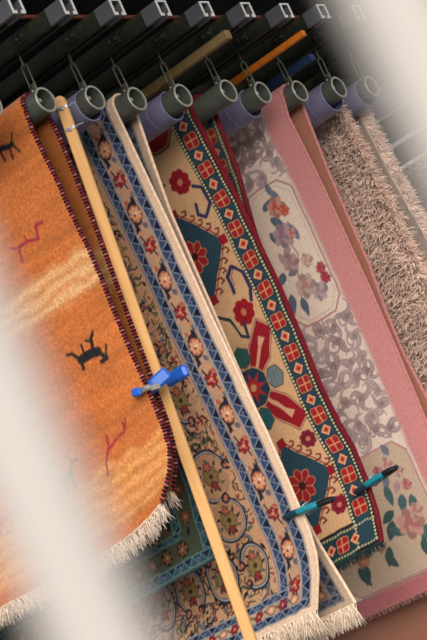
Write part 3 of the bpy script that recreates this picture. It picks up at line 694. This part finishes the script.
    bloom(0.232, 1.635, 0.056, (196, 148, 136), (178, 112, 108)); bloom(0.19, 1.60, 0.03, (200, 158, 148), (178, 120, 116)); bloom(0.505, 1.665, 0.045, (196, 140, 112), (176, 96, 76)); bloom(0.40, 1.66, 0.03, (190, 140, 126), (170, 104, 96))
    bloom(0.225, 1.40, 0.026, (200, 164, 158), (186, 128, 128)); bloom(0.19, 1.44, 0.024, (196, 158, 156), (180, 126, 126)); bloom(0.275, 1.415, 0.024, (186, 120, 124), (160, 80, 92)); bloom(0.18, 1.50, 0.022, (196, 128, 130), (176, 90, 96))
    c.line([(0.36, 1.55), (0.40, 1.62), (0.47, 1.66), (0.55, 1.64)], 0.005, (120, 108, 92))
    # plain rose border and its thin inner lines
    for m in (lambda s: s, lambda s: W-s):
        c.rect(*sorted((m(0), m(0.100))), -1, L, rose); c.rect(*sorted((m(0.100), m(0.106))), -1, L-0.06, (196, 146, 146)); c.rect(*sorted((m(0.110), m(0.113))), -1, L-0.06, (186, 150, 150))
    c.rect(0.0, W, L-0.058, L, (186, 112, 116)); c.rect(0.1, W-0.1, L-0.066, L-0.058, (164, 120, 112))
    c.speckle(0.06, 6)

# --- orange carpet with small animals
def paint_orange(c, L, W):
    c.abrash(0.10, 12, (40, 6)); c.abrash(0.12, 13, (90, 3)); c.abrash(0.07, 14, (160, 120))
    def band(t0, t1, col, al):
        n = smooth_noise(c.C.shape[:2], (30, 16), 41)*0.016
        w = np.clip((c.T+n-t0)/0.03, 0, 1)*np.clip((t1-c.T+n)/0.03, 0, 1); st = 0.72+0.28*np.sin((c.T+n*0.8)*150)
        m = (w*al*st)[..., None]; c.C[:] = c.C*(1-m)+lin(col)*m
    band(0.475, 0.635, (232, 182, 126), 0.85)
    band(1.12, 1.34, (236, 176, 108), 0.62)
    blk, redf = (24, 22, 24), (166, 46, 58)
    def goat(s, t, k, col, flip=1, w=0.011):
        q = lambda a, b_: (s+flip*a*k, t+b_*k)
        c.line([q(-0.055, 0.004), q(0.045, 0.022)], w*2.0*k, col)              # body
        c.line([q(-0.05, 0.0), q(-0.085, -0.035)], w*k, col); c.line([q(-0.085, -0.035), q(-0.112, -0.028)], w*0.8*k, col)   # neck, head
        c.line([q(-0.085, -0.038), q(-0.07, -0.062)], w*0.7*k, col); c.line([q(-0.07, -0.062), q(-0.05, -0.06)], w*0.6*k, col)   # horn
        c.line([q(-0.045, 0.01), q(-0.06, 0.06)], w*0.9*k, col); c.line([q(-0.02, 0.012), q(-0.012, 0.056)], w*0.9*k, col)
        c.line([q(0.03, 0.02), q(0.022, 0.066)], w*0.9*k, col); c.line([q(0.045, 0.02), q(0.066, 0.06)], w*0.9*k, col)
        c.line([q(0.045, 0.015), q(0.062, -0.012)], w*0.7*k, col)
    # black goat standing on its side across the weave
    P = lambda pts, w, col: c.line(pts, w, col)
    P([(0.196, 0.795), (0.160, 0.795), (0.120, 0.800)], 0.031, blk); P([(0.196, 0.795), (0.222, 0.762)], 0.014, blk); P([(0.222, 0.762), (0.243, 0.758)], 0.012, blk)
    P([(0.172, 0.79), (0.172, 0.756)], 0.010, blk); P([(0.135, 0.79), (0.126, 0.752), (0.110, 0.738)], 0.012, blk); P([(0.126, 0.765), (0.150, 0.748)], 0.009, blk)
    P([(0.120, 0.80), (0.094, 0.835), (0.120, 0.835)], 0.016, blk); P([(0.094, 0.835), (0.080, 0.800)], 0.009, blk); P([(0.196, 0.80), (0.200, 0.825)], 0.016, blk)
    # small red stick animals
    P([(0.262, 0.415), (0.250, 0.372), (0.205, 0.372), (0.160, 0.385), (0.150, 0.345), (0.118, 0.345)], 0.012, redf); P([(0.262, 0.372), (0.285, 0.36)], 0.010, redf); P([(0.205, 0.372), (0.21, 0.352)], 0.008, redf)
    P([(0.262, 1.125), (0.232, 1.080), (0.222, 1.050)], 0.010, redf); P([(0.232, 1.090), (0.185, 1.075), (0.150, 1.070), (0.126, 1.035)], 0.010, redf); P([(0.150, 1.070), (0.142, 1.035)], 0.009, redf); P([(0.262, 1.125), (0.268, 1.16)], 0.008, redf)
    goat(0.135, 0.055, 0.9, blk, -1); goat(0.47, 1.09, 0.85, (70, 72, 84), 1, 0.012); goat(0.52, 0.30, 0.9, redf); goat(0.60, 0.80, 0.9, blk, -1); goat(0.75, 1.10, 0.9, redf); goat(0.78, 0.42, 0.8, blk)
    c.speckle(0.10, 7)

# ------------------------------------------------------------------ carpets: cloth
def grid_faces(nr, nc, flip=False):
    a = (np.arange(nr-1)[:, None]*nc+np.arange(nc-1)[None, :]).ravel()
    q = np.stack([a, a+1, a+nc+1, a+nc], 1)
    return q[:, ::-1] if flip else q

class Drape:
    """sheet laid over a pipe at X: front panel (towards -X), arc, back panel"""
    def __init__(d, X, r_, W, edgeF, botF, edgeB, LB, wave=0.006, seed=0, Z=ZP):
        d.Z = Z
        d.X, d.r, d.W = X, r_, W; d.eF = np.array(edgeF, float).T; d.bF = np.array(botF, float).T; d.eB = np.array(edgeB, float).T; d.LB = LB
        d.LF = d.bF[1].max(); d.wave = wave; d.ph = seed*1.7
    def yF(d, t): return np.interp(t, d.eF[0], d.eF[1])
    def yB(d, t): return np.interp(t, d.eB[0], d.eB[1])
    def wv(d, s, t, sg):
        k = np.clip(t/1.2, 0, 1.3)**1.2
        return d.wave*k*(np.sin(s*9.5+d.ph+t*1.3)+0.6*np.sin(s*17+t*2.2+d.ph*2)+0.5*np.sin(t*6+d.ph))
    def front(d, s, t, off=0.0):
        tb = np.interp(s, d.bF[0], d.bF[1])/d.LF; tt = t*(1+(tb-1)*np.clip(t/d.LF, 0, 1)**3)
        return np.stack([d.X-d.r-off+d.wv(s, tt, -1), d.yF(tt)+s, d.Z-tt], -1)
    def arc(d, s, th, off=0.0):
        k = th/math.pi; y = d.yF(0.0)*(1-k)+d.yB(0.0)*k+s; rr = d.r+off
        return np.stack([d.X-rr*np.cos(th), y, d.Z+rr*np.sin(th)], -1)
    def back(d, s, t, off=0.0):
        return np.stack([d.X+d.r+off+d.wv(s, t, 1)*0.8, d.yB(t)+s, d.Z-t], -1)
    def sheet(d, s, tf, na, tb, off=0.0):
        S, T = np.meshgrid(s, tf[::-1]); A = d.front(S, T, off)
        S2, T2 = np.meshgrid(s, np.linspace(0, math.pi, na)[1:-1]); B = d.arc(S2, T2, off)
        S3, T3 = np.meshgrid(s, tb); Cc = d.back(S3, T3, off)
        return np.concatenate([A, B, Cc], 0)
    def path(d, s, step, off=0.0):
        tf = np.arange(d.LF, 0, -step); A = d.front(np.full(len(tf), s), tf, off)
        th = np.linspace(0, math.pi, max(8, int(math.pi*d.r/step))); B = d.arc(np.full(len(th), s), th, off)
        tb = np.arange(step, d.LB+1e-6, step); Cc = d.back(np.full(len(tb), s), tb, off)
        return np.concatenate([A, B, Cc], 0)

def sweep(path, ra, rb, n=8, mod=None):
    """tube round a path in a vertical plane; ra along Y, rb along the sheet normal"""
    t = np.gradient(path, axis=0); t /= np.linalg.norm(t, axis=1)[:, None]+1e-9
    yv = np.tile(np.array([0, 1.0, 0]), (len(path), 1)); yv -= t*(t*yv).sum(1)[:, None]; yv /= np.linalg.norm(yv, axis=1)[:, None]+1e-9
    nv = np.cross(t, yv); a = np.arange(n)*2*np.pi/n; m = np.ones(len(path)) if mod is None else mod
    V = path[:, None, :]+(yv[:, None, :]*np.cos(a)[None, :, None]*ra+nv[:, None, :]*np.sin(a)[None, :, None]*rb)*m[:, None, None]
    k = len(path); i = (np.arange(k-1)[:, None]*n+np.arange(n)[None, :]); j = (np.arange(k-1)[:, None]*n+((np.arange(n)+1) % n)[None, :])
    F = np.stack([i.ravel(), j.ravel(), (j+n).ravel(), (i+n).ravel()], 1)
    return V.reshape(-1, 3), F

def strands(roots, dirs, length, rad, seg=4, jit=0.35, droop=0.6, seed=0, nside=3):
    """many thin curved yarns: arrays of roots and directions"""
    g = np.random.default_rng(seed); N = len(roots); L_ = length*g.uniform(0.7, 1.15, N)
    d = dirs+g.normal(0, jit, (N, 3)); d /= np.linalg.norm(d, axis=1)[:, None]; p = roots.copy(); V = np.zeros((N, seg+1, nside, 3))
    for i in range(seg+1):
        e1 = np.cross(d, np.array([0.31, 0.52, 0.79])); e1 /= np.linalg.norm(e1, axis=1)[:, None]+1e-9; e2 = np.cross(d, e1); rr = rad*(1-0.75*(i/seg)**2)
        for k in range(nside):
            a = 2*math.pi*k/nside; V[:, i, k] = p+(e1*math.cos(a)+e2*math.sin(a))*rr
        p = p+d*(L_/seg)[:, None]; d = d+np.array([0, 0, -droop/seg])+g.normal(0, jit*0.4, (N, 3)); d /= np.linalg.norm(d, axis=1)[:, None]
    base = (np.arange(N)*(seg+1)*nside)[:, None]; F = []
    for i in range(seg):
        for k in range(nside):
            k2 = (k+1) % nside; F.append(base+np.array([[i*nside+k, i*nside+k2, (i+1)*nside+k2, (i+1)*nside+k]]))
    return V.reshape(-1, 3), np.concatenate(F, 0)

def carpet(name, label, d, base, painter, sfine, ds, dt, th=0.010, edge=None, edge_w=0.006, pile=M_pile, seed=1, back_mix=((150, 130, 108), 0.45), fringeF=None, fringeB=None, coarse=0.012, wob=0.003, relief=0.0):
    root = thing(name, (d.X, d.yF(0.3), ZP-d.LF), label, 'carpet', 'hanging carpets'); off = np.array((d.X, d.yF(0.3), ZP-d.LF))
    s = np.concatenate([np.arange(0, sfine, ds), np.linspace(sfine, d.W, max(2, int((d.W-sfine)/coarse)))])
    tf = np.linspace(0, d.LF, int(d.LF/dt)); arcl = math.pi*d.r; na = 18; tb = np.linspace(0, d.LB, int(d.LB/0.009))
    tA = np.concatenate([np.linspace(-arcl/2, 0, na//2)[:-1], tf])
    cf = Canvas(s, tA, base, seed, wob); painter(cf, d.LF, d.W)
    cb = Canvas(s, np.concatenate([np.linspace(-arcl/2, 0, na//2)[:-1], tb]), base, seed+5, wob); cb.aa = 0.004; painter(cb, d.LB, d.W)
    k = na//2-1
    P = d.sheet(s, tf, na, tb); nA = na-2
    colF = cf.C[k:][::-1]; colA = np.concatenate([cf.C[:k][::-1], cb.C[:k]], 0)
    if len(colA) > nA: colA = colA[:nA]
    while len(colA) < nA: colA = np.concatenate([colA, colA[-1:]], 0)
    Ccol = np.concatenate([colF, colA, cb.C[k:]], 0)
    if relief:
        P[:, :, 0] += np.random.default_rng(seed).normal(0, relief, P.shape[:2])*np.concatenate([np.ones(len(tf)), np.zeros(nA), np.ones(len(tb))])[:, None]
    nr, nc = P.shape[:2]
    mesh_object('pile', P.reshape(-1, 3)-off, grid_faces(nr, nc, True), pile, root, Ccol.reshape(-1, 3))
    # woven back, one carpet thickness inside
    s2 = np.concatenate([np.arange(0, 0.24, 0.004), np.linspace(0.24, d.W, 40)]); tf2 = np.linspace(0, d.LF, 90); tb2 = np.linspace(0, d.LB, int(d.LB/0.005))
    c2 = Canvas(s2, np.concatenate([[-0.05, -0.01], tb2]), base, seed+5, wob); c2.aa = 0.003; painter(c2, d.LB, d.W)
    Q = d.sheet(s2, tf2, na, tb2, -th); mixc = lin(back_mix[0])
    Cq = np.tile(mixc, (Q.shape[0], Q.shape[1], 1)); Cq[-len(tb2):] = c2.C[2:]*(1-back_mix[1])+mixc*back_mix[1]
    mesh_object('backing', Q.reshape(-1, 3)-off, grid_faces(*Q.shape[:2]), M_back, root, Cq.reshape(-1, 3))
    # overcast edges along both sides, and closed ends
    for sgn, sv in ((-1, 0.0), (1, d.W)):
        fine = sgn < 0; step = 0.0016 if fine else 0.02
        path = d.path(sv, step, -th/2); n = len(path)
        if edge['kind'] == 'stitch':
            q = np.arange(n); ph = (q*step/edge['pitch']); mod = 1+0.16*np.cos(2*np.pi*ph); pal = [lin(v) for v in edge['cols']]
            nn = np.floor(ph*2+0.5).astype(int); idx = np.where(nn % 2 == 0, 1+3*(nn//2 % 2), np.array([0, 2, 0, 3, 2, 0, 3])[nn//2 % 7]); cc = np.array(pal)[idx]
        else:
            mod = 1+0.03*np.sin(np.arange(n)*0.9); cc = np.tile(lin(edge['col']), (n, 1))*(1+0.06*np.sin(np.arange(n)*0.35))[:, None]
        V, F = sweep(path, edge_w, th/2+0.0012, 8, mod)
        mesh_object('side_binding', V-off, F, M_binding, root, np.repeat(cc, 8, 0))
    for which in ('F', 'B'):
        sv = np.linspace(0, d.W, 110)
        pe = d.front(sv, np.full(110, d.LF), -th/2) if which == 'F' else d.back(sv, np.full(110, d.LB), -th/2)
        t = np.gradient(pe, axis=0); V = []; n = 8
        for k2 in range(n):
            a = 2*math.pi*k2/n; V.append(pe+np.array([math.cos(a)*(th/2+0.001), 0, math.sin(a)*0.006]))
        V = np.stack(V, 1).reshape(-1, 3); i = np.arange(109)[:, None]*n+np.arange(n)[None]; j = np.arange(109)[:, None]*n+((np.arange(n)+1) % n)[None]
        cc = lin(edge.get('end', (200, 180, 160)))
        mesh_object('end_binding', V-off, np.stack([i.ravel(), j.ravel(), (j+n).ravel(), (i+n).ravel()], 1), M_binding, root, np.tile(cc, (len(V), 1)))
        fr_ = fringeF if which == 'F' else fringeB
        if fr_:
            ln, mat, rad, dens = fr_; g = np.random.default_rng(seed+3); N = int(d.W*dens); sv = np.sort(g.uniform(0, d.W, N)); sv = sv+0.006*np.sin(sv*320)
            sv = np.clip(sv, 0, d.W); pe = d.front(sv, np.full(N, d.LF), -th/2) if which == 'F' else d.back(sv, np.full(N, d.LB), -th/2)
            pe = pe+np.stack([g.uniform(-th*0.6, th*0.6, N), np.zeros(N), g.uniform(-0.004, 0.004, N)], 1)
            V, F = strands(pe, np.tile(np.array([0, 0, -1.0]), (N, 1)), ln, rad, 4, 0.22, 0.2, seed)
            o = mesh_object('fringe', V-off, F, mat, root); tag(o, kind='stuff')
    return root

R1 = RP+0.0115
stitch = dict(kind='stitch', pitch=0.0115, cols=[(128, 40, 52), (30, 20, 26), (164, 92, 92), (104, 30, 42), (40, 24, 30)], end=(220, 190, 160))
dO = Drape(XK(1), R1, 1.15, [(-0.04, 0.046), (0.006, 0.045), (0.077, 0.052), (0.158, 0.048), (0.261, 0.041), (0.38, 0.042), (0.498, 0.034), (0.585, 0.034), (0.668, 0.038), (0.832, 0.043), (1.02, 0.042), (1.103, 0.045), (1.173, 0.055), (1.223, 0.080), (1.268, 0.119), (1.308, 0.165), (1.37, 0.20)],
           [(0, 1.315), (0.06, 1.338), (0.128, 1.356), (0.231, 1.367), (0.4, 1.369), (1.2, 1.37)],
           [(0, 0.050), (0.106, 0.043), (0.217, 0.046), (0.41, 0.053), (0.567, 0.065), (0.717, 0.077), (0.879, 0.088), (1.074, 0.104), (1.151, 0.116), (1.219, 0.142), (1.272, 0.182), (1.3, 0.20)], 1.285, 0.004, 1)
carpet('orange_carpet', 'fuzzy orange wool carpet with small black and red animals and striped dark red edge', dO, (198, 110, 52), paint_orange, 0.62, 0.0045, 0.0045, 0.012, stitch, 0.0085, M_pile_fuzzy, 3,
       ((96, 62, 36), 0.6), (0.062, M_fringe, 0.0016, 900), (0.055, M_fringe, 0.0016, 700), relief=0.0009)

dB = Drape(XK(3), R1, 1.30, [(-0.05, 0.083), (0, 0.083), (0.427, 0.070), (0.787, 0.066), (1.091, 0.055), (1.206, 0.048), (1.333, 0.047), (1.463, 0.050), (1.562, 0.052), (1.64, 0.066), (1.70, 0.093), (1.798, 0.155)], [(0, 1.80), (0.25, 1.803), (0.49, 1.812), (1.4, 1.83)],
           [(0, 0.080), (0.2, 0.102), (0.384, 0.120), (1.072, 0.128), (1.449, 0.130), (1.613, 0.112), (1.757, 0.088), (1.827, 0.078)], 1.83, 0.003, 2)
carpet('floral_carpet', 'beige floral carpet with blue zigzag guard bands and cream edge, clipped by a teal peg', dB, (198, 152, 116), paint_blue, 0.72, 0.003, 0.003, 0.010, dict(kind='plain', col=(232, 198, 170), end=(236, 206, 180)), 0.006, M_pile, 5,
       ((72, 66, 54), 0.42), (0.075, M_fringe, 0.0019, 1500), (0.07, M_fringe, 0.0019, 1500))

dK = Drape(XK(5), R1, 0.98, [(-0.05, 0.127), (0, 0.126), (0.382, 0.101), (0.717, 0.094), (0.913, 0.097), (1.104, 0.109), (1.248, 0.104), (1.336, 0.094), (1.464, 0.103), (1.574, 0.119), (1.642, 0.140), (1.69, 0.158)], [(0, 1.670), (0.2, 1.679), (0.4, 1.70), (1.0, 1.71)],
           [(0, 0.107), (0.249, 0.122), (0.485, 0.165), (0.836, 0.185), (1.187, 0.19), (1.452, 0.195), (1.6, 0.20)], 1.60, 0.004, 3)
carpet('tribal_carpet', 'camel tribal carpet with red flowers, teal medallions and dotted blue border', dK, (212, 168, 126), paint_camel, 0.42, 0.0026, 0.0026, 0.010, dict(kind='plain', col=(112, 24, 38), end=(40, 60, 62)), 0.0035, M_pile, 7,
       ((70, 52, 40), 0.35), (0.026, M_fringe_dark, 0.0016, 800), (0.024, M_fringe_dark, 0.0016, 500))

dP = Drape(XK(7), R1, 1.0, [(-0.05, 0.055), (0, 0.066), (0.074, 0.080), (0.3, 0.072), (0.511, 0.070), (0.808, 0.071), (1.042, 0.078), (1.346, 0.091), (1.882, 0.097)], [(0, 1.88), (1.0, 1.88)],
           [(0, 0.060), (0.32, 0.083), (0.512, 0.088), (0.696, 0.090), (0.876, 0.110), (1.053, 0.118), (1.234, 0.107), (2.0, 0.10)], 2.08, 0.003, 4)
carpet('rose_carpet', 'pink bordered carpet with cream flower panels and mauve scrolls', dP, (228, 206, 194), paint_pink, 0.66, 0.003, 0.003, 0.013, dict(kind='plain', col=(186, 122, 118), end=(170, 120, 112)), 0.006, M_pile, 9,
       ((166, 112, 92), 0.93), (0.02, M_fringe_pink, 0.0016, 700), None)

dG = Drape(XK(2), 0.070, 1.1, [(-0.05, 0.24), (0, 0.24), (0.8, 0.21), (1.144, 0.180), (1.273, 0.192), (1.387, 0.212), (1.522, 0.230)], [(0, 1.522), (0.43, 1.536), (1.2, 1.55)], [(0, 0.24), (0.3, 0.36), (1.4, 0.45)], 1.20, 0.003, 5)
carpet('green_carpet', 'dark green patterned carpet half hidden between the orange carpet and the pine batten', dG, (84, 78, 56), paint_green, 0.50, 0.0035, 0.0035, 0.010, dict(kind='plain', col=(70, 78, 66), end=(56, 74, 76)), 0.005, M_pile, 11)

# shag carpets: backing sheet and thousands of yarn ends
def shag(name, label, d, cols, dens, smax, tmax, yarn, rad, seed):
    root = thing(name, (d.X, d.yF(0.3), d.Z-d.LF), label, 'carpet', 'hanging carpets'); off = np.array((d.X, d.yF(0.3), d.Z-d.LF)); g = np.random.default_rng(seed)
    s = np.linspace(0, d.W, 60); tf = np.linspace(0, d.LF, 90); tb = np.linspace(0, d.LB, 80); C0 = lin(cols[0])
    for nm, o_ in (('base', 0.0), ('backing', -0.012)):
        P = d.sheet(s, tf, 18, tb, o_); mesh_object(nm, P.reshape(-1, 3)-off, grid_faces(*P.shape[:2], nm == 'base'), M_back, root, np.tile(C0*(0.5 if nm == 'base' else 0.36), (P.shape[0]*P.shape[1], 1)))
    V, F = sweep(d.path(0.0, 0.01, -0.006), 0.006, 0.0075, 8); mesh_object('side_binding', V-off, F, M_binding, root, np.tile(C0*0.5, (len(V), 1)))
    def plant(fn, nrm, S, T, nm, edge):
        N = len(S); roots = fn(S, T); dirs = np.tile(np.array(nrm), (N, 1)); dirs[:, 2] += -0.15; dirs[:, 1] += g.normal(-0.1, 0.3, N)
        if edge: dirs[:, 1] -= np.exp(-S/0.012)*1.4
        V, F = strands(roots, dirs, yarn, rad, 4, 0.42, 0.75, seed+len(nm)); k = 5*3
        clump = 0.5+0.5*smooth_noise((64, 64), (24, 24), seed)[np.clip((T/2.2*63).astype(int), 0, 63), np.clip((S/d.W*63).astype(int), 0, 63)]
        c0, c1 = lin(cols[0]), lin(cols[1]); cc = c0+(c1-c0)*np.clip(clump+g.normal(0, 0.22, N), 0, 1)[:, None]
        o = mesh_object('pile', V-off, F, M_shag, root, np.repeat(cc, k, 0)); tag(o, kind='stuff')
    for fn, nx in ((d.front, -1.0), (d.back, 1.0)):            # yarn spilling over the near edge
        N0 = int(tmax*1500); S = g.uniform(0, 0.012, N0); T = g.uniform(0, tmax, N0); roots = fn(S, T)
        dirs = np.stack([np.full(N0, nx*0.55)+g.normal(0, 0.35, N0), np.full(N0, -1.0), g.normal(-0.1, 0.3, N0)], 1)
        V, F = strands(roots, dirs, yarn*1.15, rad, 4, 0.30, 0.7, seed+77); cc = lin(cols[0])*g.uniform(0.8, 1.12, N0)[:, None]
        tag(mesh_object('pile', V-off, F, M_shag, root, np.repeat(cc, 15, 0)), kind='stuff')
    N = int(smax*tmax*dens); plant(lambda a, b_: d.front(a, b_), (-1.0, 0, 0), g.uniform(0, smax, N), g.uniform(0, tmax, N), 'front', True)
    N2 = int(0.12*tmax*dens); plant(lambda a, b_: d.back(a, b_), (1.0, 0, 0), g.uniform(0, 0.12, N2), g.uniform(0, tmax, N2), 'back panel', True)
    N3 = int((d.W*d.LF-smax*tmax)*dens*0.3); S = g.uniform(0, d.W, N3*2); T = g.uniform(0, d.LF, N3*2); kk = (S > smax) | (T > tmax); plant(lambda a, b_: d.front(a, b_), (-1.0, 0, 0), S[kk], T[kk], 'rest', True)
    N4 = int(d.W*d.LB*dens*0.25); plant(lambda a, b_: d.back(a, b_), (1.0, 0, 0), g.uniform(0.1, d.W, N4), g.uniform(0, d.LB, N4), 'back rest', False)
    N5 = int(d.W*math.pi*d.r*dens*0.6); S = g.uniform(0, d.W, N5); th = g.uniform(0.1, 3.0, N5); roots = d.arc(S, th); dirs = np.stack([-np.cos(th), np.zeros(N5), np.sin(th)], 1)
    V, F = strands(roots, dirs, yarn, rad, 4, 0.42, 0.75, seed+9); o = mesh_object('pile', V-off, F, M_shag, root, np.tile(lin(cols[0]), (len(V), 1))); tag(o, kind='stuff')
    return root
dS = Drape(XK(9), 0.066, 0.95, [(-0.1, 0.160), (0.051, 0.150), (0.157, 0.137), (0.266, 0.132), (0.499, 0.124), (0.736, 0.121), (0.929, 0.115)], [(0, 1.75), (1, 1.75)], [(0, 0.150), (0.144, 0.139), (0.333, 0.131), (0.521, 0.114), (0.74, 0.099)], 1.7, 0.003, 6)
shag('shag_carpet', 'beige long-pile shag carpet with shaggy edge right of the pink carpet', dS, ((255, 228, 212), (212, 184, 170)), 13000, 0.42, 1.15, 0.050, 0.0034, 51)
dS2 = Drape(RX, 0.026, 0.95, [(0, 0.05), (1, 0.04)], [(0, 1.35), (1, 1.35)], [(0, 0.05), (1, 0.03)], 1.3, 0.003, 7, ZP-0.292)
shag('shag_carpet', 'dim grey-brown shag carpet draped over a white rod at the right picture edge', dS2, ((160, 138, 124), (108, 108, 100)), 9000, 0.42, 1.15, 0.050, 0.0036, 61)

# ------------------------------------------------------------------ pine batten with wire ties
sa, sb = P3(0.103, 0.020, ZP+0.024), P3(0.103, 0.2095, ZP-2.02)
st_ = tag(bpy.data.objects.new('pine_batten', None), 'long pale pine batten leaning between the orange and the floral carpet', 'batten'); COL.objects.link(st_); st_.location = sb
d_ = (sa-sb).normalized(); sx = Vector((0.42, -0.9, 0)).normalized(); sx = (sx-d_*sx.dot(d_)).normalized(); sy = d_.cross(sx)
w = 0.0185
prof_pts = []
ln = (sa-sb).length
b = MB().box((sa+sb)/2-d_*0.01, (2*w, 0.020, ln-0.02), 0.003, (sx, sy, d_)); bt = b.build('batten', M_pine, st_, off=sb)
hd = MB(); pr = [(math.cos(a)*w*0.98, math.sin(a)*0.020) for a in np.linspace(0, math.pi, 13)]
hd.extrude(pr, sa-d_*0.021-sy*0.0095, sx, d_, sy, 0.019); hd.build('rounded_tip', M_pine, st_, True, sb)
for q, tail in ((0.046, 0.030), (0.118, 0.030)):
    c0 = sa-d_*q; loop = [c0+sx*(w+0.003)*math.cos(a)*(1.0)+sy*0.0135*math.sin(a)+d_*0.003*math.sin(a) for a in np.linspace(0, 2*math.pi, 24, endpoint=False)]
    sq = []
    for a in np.linspace(0, 2*math.pi, 32, endpoint=False):
        ca, sa2 = math.cos(a), math.sin(a); sq.append(c0+sx*math.copysign(abs(ca)**0.4, ca)*(w+0.0025)+sy*math.copysign(abs(sa2)**0.4, sa2)*0.0125+d_*0.003*ca)
    m = MB().tube(sq, 0.0023, 6, True); sq2 = [p_+d_*0.005 for p_ in sq]; m.tube(sq2, 0.0021, 6, True)
    front_ = -sy if (-sy).dot(h) < 0 else sy
    m.tube([c0+sx*(w+0.002)+front_*0.012, c0+sx*(w+0.016)+front_*0.014+d_*0.004, c0+sx*(w+tail)+front_*0.004+d_*0.006], 0.0021, 6)
    m.tube([c0-sx*(w*0.2)+front_*0.0135+d_*0.006, c0-sx*0.001+front_*0.019, c0+sx*(w*0.3)+front_*0.0135-d_*0.004], 0.0025, 6)
    m.build('wire_tie', M_wire, st_, True, sb)

# ------------------------------------------------------------------ clamps
def capsule_arm(m, a, bb, r1, r2, n=10, flat=0.7, ref=(0, 0, 1)):
    a, bb = Vector(a), Vector(bb); P = []; Rr = []
    for i in range(9):
        k = i/8; e = min(1.0, math.sin(math.pi*min(max(k, 0.04), 0.96))*2.2); P.append(a.lerp(bb, k)); Rr.append((r1+(r2-r1)*k)*(0.62+0.38*e))
    m.tube(P, Rr, n, flat=flat, ref=ref); return m

def peg(label, X, y_in, y_out, z, dz):
    """spring peg: two half arms gripping the carpet edge, teal grips, black tips"""
    root = thing('carpet_clip', (X, (y_in+y_out)/2, z), label, 'clip', 'carpet clips'); off = (X, (y_in+y_out)/2, z); L_ = y_out-y_in
    at = lambda k, dx: P3(X+dx, y_in+L_*k, z+dz*k)
    for sg in (-1, 1):
        q = capsule_arm(MB(), at(0.0, sg*0.010), at(0.48, sg*0.020), 0.0145, 0.018); q.build('jaw', M_navy, root, True, off)
        q = capsule_arm(MB(), at(0.30, sg*0.018), at(0.80, sg*0.016), 0.019, 0.018); q.build('grip', M_teal, root, True, off)
        q = capsule_arm(MB(), at(0.70, sg*0.016), at(1.0, sg*0.012), 0.0165, 0.0135); q.build('tip', M_black, root, True, off)
    MB().tube([P3(X+0.022*math.cos(a), y_in+L_*0.47+0.006*math.sin(a*3), z+dz*0.47+0.018*math.sin(a)) for a in np.linspace(0, 2*math.pi, 24, endpoint=False)], 0.0025, 6, True).build('spring', M_wire, root, True, off)
peg('teal and black peg clipped to the cream edge of the floral carpet', XK(3)-R1+0.005, 0.118, -0.080, ZP-1.486, -0.016)
peg('teal and black peg clipped to the red edge of the camel carpet', XK(5)-R1+0.005, 0.160, -0.028, ZP-1.480, 0.016)

# blue screwless clamp holding the batten against the orange carpet
cl = thing('blue_clamp', (0.02, 0.10, ZP-0.96), 'bright blue plastic clamp pinching the pine batten to the orange carpet', 'clip'); off = (0.02, 0.10, ZP-0.96)
def slab(a, bb, wd, tk, bev=0.005):
    a, bb = Vector(a), Vector(bb); d = (bb-a).normalized(); u = (Vector((0, 0, 1))-d*d.z).normalized(); s_ = d.cross(u); return MB().box((a+bb)/2, (tk, (bb-a).length, wd), bev, (s_, d, u))
z = ZP
slab((-0.082, 0.080, z-0.976), (-0.080, 0.044, z-0.984), 0.026, 0.014).build('jaw_pad', M_blueplastic, cl, off=off)
slab((-0.080, 0.052, z-0.982), (0.020, 0.050, z-0.980), 0.018, 0.008, 0.002).build('jaw_arm', M_rim, cl, off=off)
MB().tube([P3(-0.086, 0.030, z-0.984), P3(-0.062, 0.024, z-0.984)], 0.010, 12).build('pivot', M_rim, cl, True, off)
slab((0.016, 0.098, z-0.974), (0.060, 0.028, z-0.948), 0.044, 0.024, 0.007).build('handle', M_blueplastic, cl, off=off)
slab((0.135, 0.108, z-0.958), (0.120, 0.004, z-0.960), 0.042, 0.024, 0.008).build('handle', M_blueplastic, cl, off=off)
slab((0.060, 0.140, z-0.966), (0.136, 0.100, z-0.960), 0.020, 0.010, 0.003).build('jaw_arm', M_rim, cl, off=off)
